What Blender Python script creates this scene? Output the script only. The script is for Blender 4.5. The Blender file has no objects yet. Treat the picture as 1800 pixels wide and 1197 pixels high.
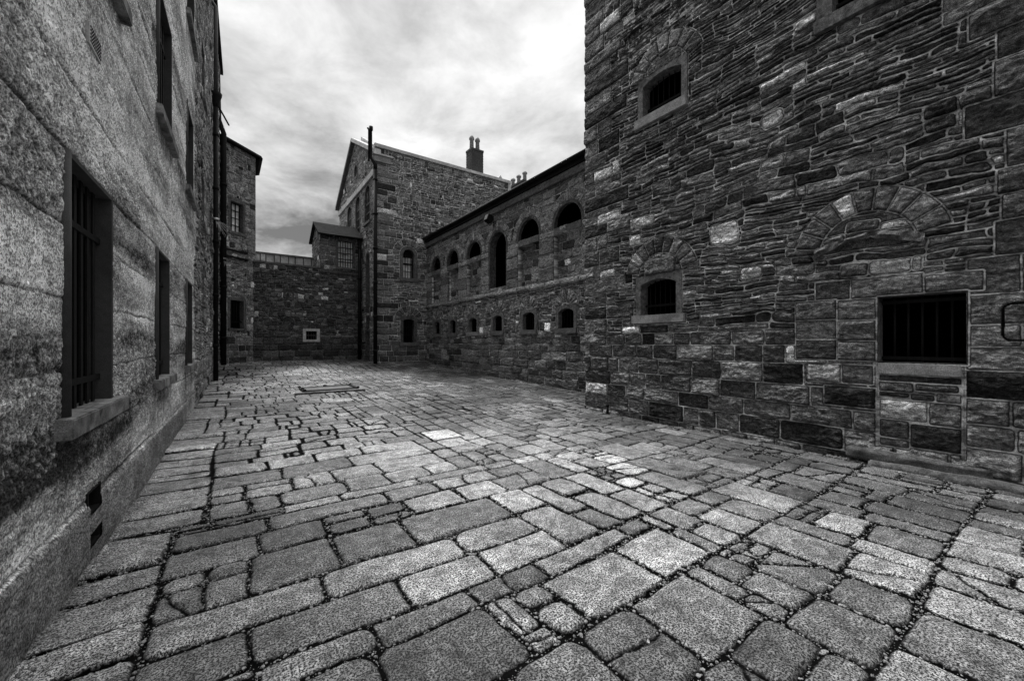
import bpy, bmesh, math, random
import numpy as np
from mathutils import Vector

random.seed(7)
scn = bpy.context.scene
COL = scn.collection
PI = math.pi

# ------------------------------------------------------------------ frames
WX, WY = -.5735, .8192          # along the yard (s)
PX, PY = .8192, .5735           # across the yard (t)
def W(s, t, z): return (s*WX + t*PX, s*WY + t*PY, z)

class Frame:
    def __init__(f, o, U, N): f.o, f.U, f.N = o, U, N
    def P(f, u, z, off=0.):
        return (f.o[0]+u*f.U[0]+off*f.N[0], f.o[1]+u*f.U[1]+off*f.N[1], z)
FR = Frame((6.90*PX, 6.90*PY), (WX, WY), (-PX, -PY))
FA = Frame((8.60*PX, 8.60*PY), (WX, WY), (-PX, -PY))
FGF = Frame((5.86*PX, 5.86*PY), (WX, WY), (-PX, -PY))
FG = Frame((20.35*WX, 20.35*WY), (PX, PY), (-WX, -WY))
FF = Frame((22.89*WX, 22.89*WY), (PX, PY), (-WX, -WY))
FL = Frame((-1.13, 0.), (-.5574, .8302), (.8302, .5574))
FB = Frame((-12.85, 17.8), (.2425, .9702), (.9702, -.2425))
def Fback(s): return Frame((s*WX, s*WY), (PX, PY), (-WX, -WY))

_gs = np.linspace(-10, 60, 1401)
_gz = np.interp(_gs, [-10, 6, 8.5, 12, 18, 20.3, 23, 60], [0, 0, .09, .17, .33, .56, .68, .7])
_gz = np.convolve(np.pad(_gz, 15, mode='edge'), np.ones(31)/31, 'valid')
def ground(s): return np.interp(s, _gs, _gz)

# ------------------------------------------------------------------ noise
def vn(x, y, seed=0):
    tab = np.random.RandomState(seed*13+5).rand(256, 256)
    xi = np.floor(x).astype(np.int64); yi = np.floor(y).astype(np.int64)
    fx = x-xi; fy = y-yi
    fx = fx*fx*(3-2*fx); fy = fy*fy*(3-2*fy)
    a = tab[xi & 255, yi & 255]; b = tab[(xi+1) & 255, yi & 255]
    c = tab[xi & 255, (yi+1) & 255]; d = tab[(xi+1) & 255, (yi+1) & 255]
    return (a*(1-fx)+b*fx)*(1-fy)+(c*(1-fx)+d*fx)*fy-.5
def fbm(x, y, seed=0, oct=4, g=.5):
    r = 0.; a = 1.; f = 1.; n = 0.
    for i in range(oct):
        r = r+a*vn(x*f+i*17.3, y*f+i*9.1, seed+i); n += a; a *= g; f *= 2.03
    return r/n*2

# ------------------------------------------------------------------ objects
def tag(o, label=None, cat=None, group=None, kind=None):
    if label: o['label'] = label
    if cat: o['category'] = cat
    if group: o['group'] = group
    if kind: o['kind'] = kind
    return o
def thing(name, loc, label, cat, group=None):
    o = bpy.data.objects.new(name, None); COL.objects.link(o)
    o.location = loc; o.empty_display_size = .3
    o['base'] = tuple(loc)
    return tag(o, label, cat, group)
def base_of(o):
    b = Vector((0, 0, 0))
    while o: b += o.location; o = o.parent
    return b
def link(name, me, mat, parent=None, loc=None):
    o = bpy.data.objects.new(name, me); COL.objects.link(o)
    if mat: me.materials.append(mat)
    if parent is not None: o.parent = parent
    if loc is not None: o.location = loc
    return o
def npmesh(name, V, F, mat, parent=None, attrs=None, smooth=True, origin=None):
    """V in world coordinates; shifted into the parent's space"""
    b = base_of(parent) if parent is not None else Vector(origin or (0, 0, 0))
    V = np.asarray(V, dtype=np.float32)-np.array(b, dtype=np.float32)
    F = np.asarray(F, dtype=np.int32)
    me = bpy.data.meshes.new(name)
    me.vertices.add(len(V)); me.vertices.foreach_set('co', V.ravel())
    k = F.shape[1]
    me.loops.add(len(F)*k); me.loops.foreach_set('vertex_index', F.ravel())
    me.polygons.add(len(F))
    me.polygons.foreach_set('loop_start', np.arange(len(F), dtype=np.int32)*k)
    me.polygons.foreach_set('loop_total', np.full(len(F), k, dtype=np.int32))
    me.polygons.foreach_set('use_smooth', np.full(len(F), smooth))
    me.update(calc_edges=True)
    for an, a in (attrs or {}).items():
        a = np.asarray(a, dtype=np.float32)
        if a.ndim == 1:
            me.attributes.new(an, 'FLOAT', 'POINT').data.foreach_set('value', a)
        else:
            me.attributes.new(an, 'FLOAT_VECTOR', 'POINT').data.foreach_set('vector', a.ravel())
    return link(name, me, mat, parent, None if parent is not None else b)

class MB:
    """collects simple shapes in world coordinates, builds one mesh"""
    def __init__(m): m.bm = bmesh.new()
    def hexa(m, P):
        v = [m.bm.verts.new(p) for p in P]
        for f in ((0,1,2,3), (7,6,5,4), (0,4,5,1), (1,5,6,2), (2,6,7,3), (3,7,4,0)):
            m.bm.faces.new([v[i] for i in f])
    def box(m, fr, u0, u1, z0, z1, o0, o1):
        m.hexa([fr.P(u0,z0,o0), fr.P(u1,z0,o0), fr.P(u1,z0,o1), fr.P(u0,z0,o1),
                fr.P(u0,z1,o0), fr.P(u1,z1,o0), fr.P(u1,z1,o1), fr.P(u0,z1,o1)])
    def wbox(m, s0, s1, t0, t1, z0, z1):
        m.hexa([W(s0,t0,z0), W(s1,t0,z0), W(s1,t1,z0), W(s0,t1,z0),
                W(s0,t0,z1), W(s1,t0,z1), W(s1,t1,z1), W(s0,t1,z1)])
    def face(m, P): m.bm.faces.new([m.bm.verts.new(p) for p in P])
    def prism(m, A, B):
        a = [m.bm.verts.new(p) for p in A]; b = [m.bm.verts.new(p) for p in B]; n = len(A)
        m.bm.faces.new(a); m.bm.faces.new(b[::-1])
        for i in range(n): m.bm.faces.new((a[i], a[(i+1) % n], b[(i+1) % n], b[i]))
    def tube(m, pts, r, n=12, cap=True):
        rr = r if hasattr(r, '__len__') else [r]*len(pts)
        rings = []
        for i, p in enumerate(pts):
            p = Vector(p)
            a = Vector(pts[max(i-1, 0)]); b = Vector(pts[min(i+1, len(pts)-1)])
            d = (b-a).normalized()
            e = d.cross(Vector((0, 0, 1)) if abs(d.z) < .9 else Vector((1, 0, 0))).normalized()
            g = d.cross(e)
            rings.append([m.bm.verts.new(p+rr[i]*(math.cos(2*PI*k/n)*e+math.sin(2*PI*k/n)*g)) for k in range(n)])
        for A, B in zip(rings, rings[1:]):
            for k in range(n):
                f = m.bm.faces.new((A[k], A[(k+1) % n], B[(k+1) % n], B[k])); f.smooth = True
        if cap: m.bm.faces.new(rings[0][::-1]); m.bm.faces.new(rings[-1])
    def rough(m, cut=.06, amp=.005, bev=.008, scale=9., seed=0):
        bm = m.bm
        bmesh.ops.remove_doubles(bm, verts=bm.verts, dist=1e-5)
        if bev: bmesh.ops.bevel(bm, geom=bm.edges[:], offset=bev, segments=2, affect='EDGES', clamp_overlap=True)
        for it in range(6):
            L = [e for e in bm.edges if e.calc_length() > cut*1.6]
            if not L: break
            bmesh.ops.subdivide_edges(bm, edges=L, cuts=1, use_grid_fill=True)
        bmesh.ops.triangulate(bm, faces=[f for f in bm.faces if len(f.verts) > 4])
        bm.normal_update()
        C = np.array([v.co for v in bm.verts])
        for v, d in zip(bm.verts, fbm((C[:,0]+C[:,1]*.7)*scale, C[:,2]*scale+C[:,1]*3, seed, 3)):
            v.co += v.normal*float(d)*amp
        return m
    def build(m, name, mat, parent=None, origin=None, smooth=False):
        bmesh.ops.recalc_face_normals(m.bm, faces=m.bm.faces[:])
        b = base_of(parent) if parent is not None else Vector(origin or (0, 0, 0))
        for v in m.bm.verts: v.co -= b
        if smooth:
            for f in m.bm.faces: f.smooth = True
        me = bpy.data.meshes.new(name); m.bm.to_mesh(me); m.bm.free()
        return link(name, me, mat, parent, None if parent is not None else b)

# ------------------------------------------------------------------ materials
def nodes(name):
    m = bpy.data.materials.new(name); m.use_nodes = True
    nt = m.node_tree; nt.nodes.clear()
    out = nt.nodes.new('ShaderNodeOutputMaterial'); b = nt.nodes.new('ShaderNodeBsdfPrincipled')
    nt.links.new(b.outputs[0], out.inputs[0])
    return m, nt, b
def mth(nt, op, a, b=None, c=None, clamp=False):
    n = nt.nodes.new('ShaderNodeMath'); n.operation = op; n.use_clamp = clamp
    for i, v in enumerate((a, b, c)):
        if v is None: continue
        if isinstance(v, (int, float)): n.inputs[i].default_value = v
        else: nt.links.new(v, n.inputs[i])
    return n.outputs[0]
def mapr(nt, v, a, b, c, d, clamp=True):
    n = nt.nodes.new('ShaderNodeMapRange'); n.clamp = clamp
    nt.links.new(v, n.inputs[0])
    for i, x in enumerate((a, b, c, d)): n.inputs[i+1].default_value = x
    return n.outputs[0]
def noise(nt, vec, scale, detail=4, rough=.6, dist=0):
    n = nt.nodes.new('ShaderNodeTexNoise')
    n.inputs['Scale'].default_value = scale; n.inputs['Detail'].default_value = detail
    n.inputs['Roughness'].default_value = rough; n.inputs['Distortion'].default_value = dist
    if vec is not None: nt.links.new(vec, n.inputs['Vector'])
    return n.outputs['Fac']
def attr(nt, name, vec=False):
    n = nt.nodes.new('ShaderNodeAttribute'); n.attribute_name = name
    return n.outputs['Vector'] if vec else n.outputs['Fac']
def scalev(nt, v, s):
    n = nt.nodes.new('ShaderNodeVectorMath'); n.operation = 'MULTIPLY'
    nt.links.new(v, n.inputs[0]); n.inputs[1].default_value = s
    return n.outputs[0]
def mixf(nt, f, a, b):
    n = nt.nodes.new('ShaderNodeMix'); n.data_type = 'FLOAT'
    for i, v in ((0, f), (2, a), (3, b)):
        if isinstance(v, (int, float)): n.inputs[i].default_value = v
        else: nt.links.new(v, n.inputs[i])
    return n.outputs[0]
def grey(nt, v, b, gain=1.):
    c = nt.nodes.new('ShaderNodeCombineColor')
    v = mth(nt, 'MULTIPLY', v, gain)
    for i in range(3): nt.links.new(v, c.inputs[i])
    nt.links.new(c.outputs[0], b.inputs['Base Color'])
def bump(nt, h, b, dist, strength=1., prev=None):
    n = nt.nodes.new('ShaderNodeBump'); n.inputs['Strength'].default_value = strength
    n.inputs['Distance'].default_value = dist; nt.links.new(h, n.inputs['Height'])
    if prev is not None: nt.links.new(prev, n.inputs['Normal'])
    nt.links.new(n.outputs[0], b.inputs['Normal'])
    return n.outputs[0]

def masonry_mat(name, mortar=.4, mw=.009, gain=1., streak=(1, 3.2), grain=140, grainamt=.5, blot=.9, mdark=.35,
                bumpd=.012, rough=.85, soft=.003, spec=.08, hard=.10, chip=.0045):
    m, nt, b = nodes(name)
    wc = attr(nt, 'wc', True); tone = attr(nt, 'tone'); d = attr(nt, 'd'); rub = attr(nt, 'rub')
    v2 = scalev(nt, wc, (streak[0], streak[1], 1))
    n1 = noise(nt, v2, 9, 6, .65, .6)              # streaky cleavage
    n2 = noise(nt, wc, grain, 2, .8)                # grain
    n3 = noise(nt, wc, 1.3, 5, .6)                 # stains
    n4 = noise(nt, wc, 28, 4, .7)
    k = mapr(nt, n1, .36, .64, 1-blot*.62, 1+blot*.9)
    k = mth(nt, 'MULTIPLY', k, mapr(nt, n4, .36, .64, 1-blot*.5, 1+blot*.6))
    k = mth(nt, 'MULTIPLY', k, mapr(nt, n2, .5-hard, .5+hard, 1-grainamt, 1+grainamt*1.3))
    k = mth(nt, 'MULTIPLY', k, mapr(nt, n3, .3, .7, .62, 1.35))
    stone = mth(nt, 'MULTIPLY', tone, k)
    # mortar ribbon, wandering and worn away in places
    dd = mth(nt, 'ADD', d, mapr(nt, n4, .25, .75, -chip, chip))
    mm = mapr(nt, dd, mw-soft, mw+soft, 1, 0)
    worn = mapr(nt, noise(nt, scalev(nt, wc, (1, 2, 1)), 3.4, 5, .7), .42, .60, mdark, 1)
    mc = mth(nt, 'MULTIPLY', worn, mortar)
    mc = mth(nt, 'MULTIPLY', mc, mapr(nt, n2, .3, .7, .6, 1.4))
    # groove shade and dirt beside the ribbon, put into the stone colour
    gro = mth(nt, 'MULTIPLY', mapr(nt, dd, mw+soft, mw+soft+.010, 1, 0), .75)
    stone = mth(nt, 'MULTIPLY', stone, mth(nt, 'SUBTRACT', 1., gro))
    grey(nt, mixf(nt, mm, stone, mc), b, gain)
    h = mth(nt, 'ADD', mth(nt, 'MULTIPLY', n1, 1.), mth(nt, 'MULTIPLY', n4, .45))
    h = mth(nt, 'ADD', h, mth(nt, 'MULTIPLY', n2, .12))
    h = mth(nt, 'MULTIPLY', h, mapr(nt, mm, 0, 1, 1, .3))
    bump(nt, h, b, bumpd)
    b.inputs['Roughness'].default_value = rough
    nt.links.new(mapr(nt, mm, 0, 1, spec, spec*.05), b.inputs['Specular IOR Level'])
    return m

def plain_mat(name, g, scale=20, amt=.5, grain=120, gam=.3, bumpd=.003, rough=.8, metal=0., spec=.12, stain=.25):
    m, nt, b = nodes(name)
    tc = nt.nodes.new('ShaderNodeTexCoord').outputs['Object']
    n1 = noise(nt, tc, scale, 6, .65, .3); n2 = noise(nt, tc, grain, 3, .7); n3 = noise(nt, tc, 1.7, 4, .6)
    k = mth(nt, 'MULTIPLY', mapr(nt, n1, .3, .7, 1-amt, 1+amt), mapr(nt, n2, .32, .68, 1-gam, 1+gam))
    k = mth(nt, 'MULTIPLY', k, mapr(nt, n3, .3, .7, 1-stain, 1+stain))
    grey(nt, k, b, g)
    if bumpd: bump(nt, mth(nt, 'ADD', n1, mth(nt, 'MULTIPLY', n2, .4)), b, bumpd)
    b.inputs['Roughness'].default_value = rough; b.inputs['Metallic'].default_value = metal
    b.inputs['Specular IOR Level'].default_value = spec
    return m

M = {}
M['rubble'] = masonry_mat('rubble_slate_masonry', mortar=.56, mw=.0098, gain=1.6, bumpd=.085, mdark=.2, streak=(1, 1.9), hard=.07, grainamt=.6)
M['arcade'] = masonry_mat('arcade_masonry', mortar=.42, mw=.012, gain=2.1, bumpd=.07, streak=(1, 2), mdark=.2, soft=.005)
M['gable'] = masonry_mat('gable_masonry', mortar=.46, mw=.0145, gain=2.0, bumpd=.08, mdark=.45, soft=.006)
M['farwall'] = masonry_mat('far_wall_masonry', mortar=.14, mw=.012, gain=2.3, bumpd=.07, mdark=.3, soft=.006)
M['leftwall'] = masonry_mat('roughcast_render', mortar=.50, mw=.014, gain=1.5, bumpd=.016, grain=60, grainamt=.62, blot=.6, hard=.085,
                            streak=(1, 1.6), mdark=.3, soft=.005)
M['paving'] = masonry_mat('granite_setts', mortar=.005, mw=.0165, gain=.76, bumpd=.012, grain=88, grainamt=.9, blot=.7, chip=.010, hard=.028,
                          streak=(1, 1), mdark=.4, rough=.7, soft=.003, spec=.25)
M['dress'] = plain_mat('dressed_granite', .13, 14, .7, 110, .7, .012)
M['dressdark'] = plain_mat('weathered_dressed_stone', .095, 10, .7, 90, .6, .012)
M['sill'] = plain_mat('granite_sill', .27, 9, .3, 120, .75, .004)
M['silldark'] = plain_mat('dark_granite_sill', .13, 9, .4, 120, .5, .004)
M['concrete'] = plain_mat('smooth_concrete', .20, 5, .35, 140, .35, .003, stain=.4)
M['sillconc'] = plain_mat('sill_concrete', .20, 7, .8, 140, .5, .003, stain=.4)
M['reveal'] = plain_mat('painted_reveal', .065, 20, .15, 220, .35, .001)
M['iron'] = plain_mat('black_iron', .009, 20, .4, 150, .3, .001, rough=.75, spec=.15)
M['ironrail'] = plain_mat('worn_iron', .05, 20, .4, 150, .3, .001, rough=.5, spec=.5)
M['steel'] = plain_mat('galvanised_steel', .45, 25, .3, 150, .2, .001, rough=.45, metal=.6)
M['slate'] = plain_mat('roof_slate', .024, 8, .6, 60, .4, .01, rough=.9, spec=.02)
M['lead'] = plain_mat('pale_lead_coping', .5, 6, .3, 80, .2, .003, rough=.6)
M['cladding'] = plain_mat('grey_slab_cladding', .5, 2.5, .5, 60, .3, .003)
M['dark'] = plain_mat('void_black', .005, 5, .3, 60, .2, 0, rough=.95, spec=0)  # near black: the darkness of unlit rooms put into the colour
M['timber'] = plain_mat('black_timber', .012, 14, .4, 90, .3, .002, rough=.8)
M['skypane'] = plain_mat('painted_sky_glass', .8, 4, .5, 60, .15, 0, rough=.25, spec=.6)  # pale base colour stands in for sky reflected in the panes
M['white'] = plain_mat('white_painted_stone', .55, 9, .3, 90, .3, .002)
M['brick'] = plain_mat('chimney_brick', .075, 26, .7, 90, .5, .015)
M['pot'] = plain_mat('clay_pot', .35, 12, .4, 60, .3, .003)
M['soil'] = plain_mat('dark_earth', .03, 8, .5, 60, .4, .01)
M['pebble'] = plain_mat('pebbles', .22, 60, .9, 150, .5, .001)

# ------------------------------------------------------------------ stone layouts
def tone_pick(rng, lo=.045, hi=.16, bright=.03, vdark=.08, btone=(.3, .5)):
    r = rng.random()
    if r < bright: return rng.uniform(*btone)
    if r < bright+vdark: return rng.uniform(.018, .035)
    return lo+(hi-lo)*rng.random()**1.3
def seg_rubble(rng, u0, u1, z0, z1, rowh=(.22, .42), segw=(.5, 1.6), sub=(1, 4), stw=(.15, .6), minh=.05, tk={}):
    R = []
    z = z0
    while z < z1-1e-6:
        h = rng.uniform(*rowh)
        if z1-z-h < rowh[0]*.6: h = z1-z
        u = u0
        while u < u1-1e-6:
            w = rng.uniform(*segw)
            if u1-u-w < segw[0]*.6: w = u1-u
            n = rng.randint(*sub)
            while n > 1 and h/n < minh: n -= 1
            cuts = [0.]+sorted(min(max((i+1)/n+rng.uniform(-.22, .22)/n, .1), .93) for i in range(n-1))+[1.]
            for a, b in zip(cuts, cuts[1:]):
                hh = (b-a)*h
                x = u
                while x < u+w-1e-6:
                    ww = rng.uniform(*stw)*(1 if hh > .1 else 1.1)
                    if u+w-x-ww < stw[0]*.7: ww = u+w-x
                    R.append((x, x+ww, z+a*h, z+b*h, tone_pick(rng, **tk)))
                    x += ww
            u += w
        z += h
    return R
def ashlar(rng, u0, u1, z0, z1, rowh=(.27, .35), stw=(.35, .85), tk={}):
    return seg_rubble(rng, u0, u1, z0, z1, rowh, (u1-u0, u1-u0+.01), (1, 1), stw, tk=tk)

def sd_rect(a, b, x0, x1, z0, z1, r=.02):
    cx, cz = (x0+x1)/2, (z0+z1)/2
    qx = np.abs(a-cx)-(x1-x0)/2+r; qz = np.abs(b-cz)-(z1-z0)/2+r
    return np.hypot(np.maximum(qx, 0), np.maximum(qz, 0))+np.minimum(np.maximum(qx, qz), 0)-r

def layout(us, zs, rects, overlays=[], warp=(.03, .8, .012, .16), amp=None, seed=0, corner=.02, res=.01,
           relief=.02, mw=.009, rise=.02, stoneoff=.012, face=(.014, 3., 9.), ribbon=.006, tilt=.03, crack=0.):
    U, Z = np.meshgrid(us, zs)                           # rows = z
    A = 1. if amp is None else amp(U, Z)
    wu = fbm(U/warp[1], Z/warp[1], seed+1, 2)*warp[0]*A+fbm(U/warp[3], Z/warp[3], seed+3, 3)*warp[2]*A
    wz = fbm(U/warp[1], Z/warp[1], seed+5, 2)*warp[0]*A+fbm(U/warp[3]*.6, Z/warp[3], seed+7, 3)*warp[2]*A
    a = U+wu; b = Z+wz
    rects = np.array(rects)
    x0, z0 = rects[:, 0].min(), rects[:, 2].min(); x1, z1 = rects[:, 1].max(), rects[:, 3].max()
    nx, nz = int((x1-x0)/res)+2, int((z1-z0)/res)+2
    img = np.zeros((nz, nx), np.int32)
    for i, r in enumerate(rects):
        img[int(round((r[2]-z0)/res)):max(int(round((r[3]-z0)/res)), int(round((r[2]-z0)/res))+1),
            int(round((r[0]-x0)/res)):max(int(round((r[1]-x0)/res)), int(round((r[0]-x0)/res))+1)] = i
    idx = img[np.clip(((b-z0)/res).astype(int), 0, nz-2), np.clip(((a-x0)/res).astype(int), 0, nx-2)]
    r = rects[idx]
    dx = np.minimum(a-r[..., 0], r[..., 1]-a); dz = np.minimum(b-r[..., 2], r[..., 3]-b)
    hmin = np.minimum(r[..., 1]-r[..., 0], r[..., 3]-r[..., 2])
    rng = np.random.RandomState(seed+99)
    cr = np.minimum(corner*(.4+1.4*rng.rand(len(rects)))[idx], hmin*.4)
    qx = np.maximum(cr-dx, 0); qz = np.maximum(cr-dz, 0)
    d = np.where((qx > 0) & (qz > 0), cr-np.hypot(qx, qz), np.minimum(dx, dz))
    d = np.maximum(d, 0)
    if crack:
        th = rng.rand(len(rects))*PI; fl = rng.rand(len(rects)) < crack; oo = (rng.rand(len(rects))-.5)*.12
        lnd = np.abs((a-(r[..., 0]+r[..., 1])/2)*np.cos(th)[idx]+(b-(r[..., 2]+r[..., 3])/2)*np.sin(th)[idx]+oo[idx]+.07*fbm(U*3.2, Z*3.2, seed+71, 4))
        d = np.where(fl[idx], np.minimum(d, lnd+.005), d)
    tone = r[..., 4].copy()
    off = (rng.rand(len(rects))-.5)[idx]*2*stoneoff
    tx = (rng.rand(len(rects))-.5)[idx]*2*tilt; tz = (rng.rand(len(rects))-.5)[idx]*2*tilt
    tiltv = tx*(a-(r[..., 0]+r[..., 1])/2)+tz*(b-(r[..., 2]+r[..., 3])/2)*1.5
    rub = np.ones_like(d)
    # overlays: special stones, quoins, voussoirs, window surrounds
    oa = U+wu*.12; ob = Z+wz*.12
    orng = random.Random(seed+5)
    for ov in overlays:
        bx0, bx1, bz0, bz1 = ov['box']
        i0, i1 = np.searchsorted(us, [bx0-.15, bx1+.15]); j0, j1 = np.searchsorted(zs, [bz0-.15, bz1+.15])
        if i1 <= i0 or j1 <= j0: continue
        sl = (slice(j0, j1), slice(i0, i1))
        warpk = ov.get('warp', 0)
        aa = oa[sl]*(1-warpk)+a[sl]*warpk; bb = ob[sl]*(1-warpk)+b[sl]*warpk
        if ov['k'] == 'rect':
            sd = sd_rect(aa, bb, bx0, bx1, bz0, bz1, ov.get('r', .015)); tn = ov['tone']; of = ov.get('off', orng.uniform(-1, 1)*stoneoff)
        elif ov['k'] == 'arc':       # voussoir ring
            cu, cz, r0, r1, t0, t1, n = ov['arc']
            rr = np.hypot(aa-cu, bb-cz); th = np.arctan2(bb-cz, aa-cu)
            tm = (t0+t1)/2; hw = (t1-t0)/2
            dr = np.minimum(rr-r0, r1-rr)
            dth = (hw-np.abs((th-tm+PI) % (2*PI)-PI))*rr
            sd = -np.minimum(dr, dth)
            f = (th-t0)/(t1-t0)*n
            ci = np.clip(np.floor(f), 0, n-1).astype(int)
            tones = np.array(ov['tones']); tn = tones[ci % len(tones)]
            fj = (f-ci); dj = np.minimum(fj, 1-fj)*(t1-t0)/n*rr
            dj = np.where(ci < 0, 0, dj)
            inner = np.minimum(-sd, dj)
            of = ov.get('off', .012)+.006*np.sin(ci*2.4)
        ins = sd < 0
        dnew = -sd if ov['k'] == 'rect' else inner
        d[sl] = np.where(ins, dnew, np.minimum(d[sl], sd))
        tone[sl] = np.where(ins, tn, tone[sl]); off[sl] = np.where(ins, of, off[sl])
        tiltv[sl] = np.where(ins, 0, tiltv[sl]); rub[sl] = np.where(ins, ov.get('rub', .6), rub[sl])
    d = np.maximum(d, 0)
    fa, fx, fz = face
    nf = fbm(U*fx, Z*fz, seed+11, 4, .6)*fa + fbm(U*fx*5, Z*fz*3.5, seed+13, 3, .6)*fa*.4
    up = 1-np.exp(-np.maximum(d-mw, 0)/rise)
    h = np.where(d > mw, relief*up*(1+off*8)+(off+tiltv+nf*rub)*np.clip((d-mw)/.02, 0, 1), 0)
    if ribbon:
        h = h+ribbon*np.clip(1-(d/mw)**2, 0, 1)-ribbon*.6*np.exp(-((d-mw*1.7)/(mw*.5))**2)
    return U, Z, tone, d, h

def sheet(name, pos, us, zs, tone, d, h, mat, parent, mask=None, flip=False, origin=None):
    nz, nu = h.shape
    U, Z = np.meshgrid(us, zs)
    V = pos(U, Z, h)
    idx = np.arange(nz*nu).reshape(nz, nu)
    q = np.stack([idx[:-1, :-1], idx[:-1, 1:], idx[1:, 1:], idx[1:, :-1]], -1).reshape(-1, 4)
    if flip: q = q[:, ::-1]
    if mask is not None:
        uc = ((U[:-1, :-1]+U[1:, 1:])/2).ravel(); zc = ((Z[:-1, :-1]+Z[1:, 1:])/2).ravel()
        q = q[~mask(uc, zc)]
    used = np.zeros(nz*nu, bool); used[q.ravel()] = True
    remap = np.cumsum(used)-1
    V = V.reshape(-1, 3)[used]
    wc = np.stack([U, Z, U*0], -1).reshape(-1, 3)[used]
    return npmesh(name, V, remap[q], mat, parent, dict(tone=tone.ravel()[used], d=d.ravel()[used], wc=wc), origin=origin)
def wallpos(fr):
    def f(U, Z, h):
        return np.stack([fr.o[0]+U*fr.U[0]+h*fr.N[0], fr.o[1]+U*fr.U[1]+h*fr.N[1], Z+0*U], -1)
    return f
def spacing(*segs):
    """segs: (x_end, step) from the first value"""
    x = [segs[0]]
    for e, st in segs[1:]:
        n = max(int(round((e-x[-1])/st)), 1)
        x += list(np.linspace(x[-1], e, n+1)[1:])
    return np.array(x)
def graded(a, b, d0, d1):
    xs = [a]
    while xs[-1] < b:
        k = (xs[-1]-a)/(b-a); xs.append(xs[-1]+d0+(d1-d0)*k)
    xs[-1] = b
    return np.array(xs)

# ------------------------------------------------------------------ openings
class Opening:
    """opening with a stone surround; arch rise, surround width bw, reveal depth dep"""
    def __init__(o, u0, u1, z0, z1, rise=0., bw=.15, flat=True, topw=None):
        o.u0, o.u1, o.z0, o.z1, o.rise, o.bw, o.flat = u0, u1, z0, z1, rise, bw, flat
        o.topw = bw if topw is None else topw
    def arc(o, u0, u1, z1, rise, n=14):
        if rise <= 0: return [(u0+(u1-u0)*i/n, z1) for i in range(n+1)]
        w = u1-u0; R = (w*w/4+rise*rise)/(2*rise); cu = (u0+u1)/2; cz = z1-R
        a = math.asin(min(1, w/2/R))
        if rise > w/2-1e-6: a = PI/2
        return [(cu+R*math.sin(-a+2*a*i/n), cz+R*math.cos(-a+2*a*i/n)) for i in range(n+1)]
    def outlines(o):
        ins = [(o.u0, o.z0)]+o.arc(o.u0, o.u1, o.z1, o.rise)+[(o.u1, o.z0)]
        U0, U1 = o.u0-o.bw, o.u1+o.bw
        if o.flat: out = [(U0, o.z0)]+[(U0+(U1-U0)*i/14, o.z1+o.topw) for i in range(15)]+[(U1, o.z0)]
        else: out = [(U0, o.z0)]+o.arc(U0, U1, o.z1+o.topw, o.rise+o.topw*(1. if o.rise > (o.u1-o.u0)*.45 else .15))+[(U1, o.z0)]
        return ins, out
    def surround(o, fr, mat, parent, dep=.3, proud=.015, name='window'):
        ins, out = o.outlines(); m = MB(); bm = m.bm
        def ring(pts, off): return [bm.verts.new(fr.P(u, z, off)) for u, z in pts]
        A = ring(out, -.10); B = ring(out, proud); C = ring(ins, proud); D = ring(ins, -dep)
        for X, Y in ((A, B), (B, C), (C, D)):
            for i in range(len(X)-1):
                bm.faces.new((X[i], X[i+1], Y[i+1], Y[i]))
        bm.faces.new((C[0], C[-1], D[-1], D[0]))
        bm.faces.new((B[0], C[0], D[0], A[0])); bm.faces.new((C[-1], B[-1], A[-1], D[-1]))
        return m.build(name, mat, parent)
    def mask(o, u, z, inset=.025):
        if o.flat:
            return (u > o.u0-o.bw+inset) & (u < o.u1+o.bw-inset) & (z > o.z0-.03) & (z < o.z1+o.topw-inset)
        return o.inside(u, z, o.bw-inset)
    def inside(o, u, z, g=0.):
        w = o.u1-o.u0+2*g; rise = max(o.rise, .001)+(g if o.rise > (o.u1-o.u0)*.45 else 0); z1 = o.z1+g
        R = (w*w/4+rise*rise)/(2*rise); cu = (o.u0+o.u1)/2; cz = z1-R
        side = (np.abs(u-cu) < w/2) & (z > o.z0-.03)
        return side & ((z < z1-rise) | (np.hypot(u-cu, z-cz) < R))
    def overlay(o, tone=.1):
        return dict(k='rect', box=(o.u0-o.bw, o.u1+o.bw, o.z0-.02, o.z1+o.topw), tone=tone, off=0.)

def vbars(fr, us, z0, z1, off, r, mat, parent, rails=[], u0=0, u1=0, name='bars', flat=None):
    m = MB()
    for u in us:
        if flat: m.box(fr, u-flat/2, u+flat/2, z0, z1, off-.006, off+.006)
        else: m.tube([fr.P(u, z0, off), fr.P(u, z1, off)], r, 8)
    for z in rails: m.box(fr, u0, u1, z-.022, z+.022, off-.012, off+.012)
    return m.build(name, mat, parent)
def lin(a, b, n): return [a+(b-a)*(i+1)/(n+1) for i in range(n)]
def quoins(rng, u_edge, inward, z0, z1, h=.33, wl=(.85, 1.15), ws=(.45, .7), tk={}):
    O = []; z = z0; k = 0
    while z < z1-.05:
        hh = min(h*rng.uniform(.85, 1.15), z1-z); w = rng.uniform(*(wl if k % 2 else ws))
        n = 1 if w < .75 or rng.random() < .35 else 2
        a = 0.
        for i in range(n):
            b = w if i == n-1 else w*rng.uniform(.4, .6)
            x0, x1 = sorted((u_edge+inward*a, u_edge+inward*b))
            O.append(dict(k='rect', box=(x0, x1, z, z+hh), tone=tone_pick(rng, **tk), r=.012, rub=.7)); a = b
        z += hh; k += 1
    return O
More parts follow.
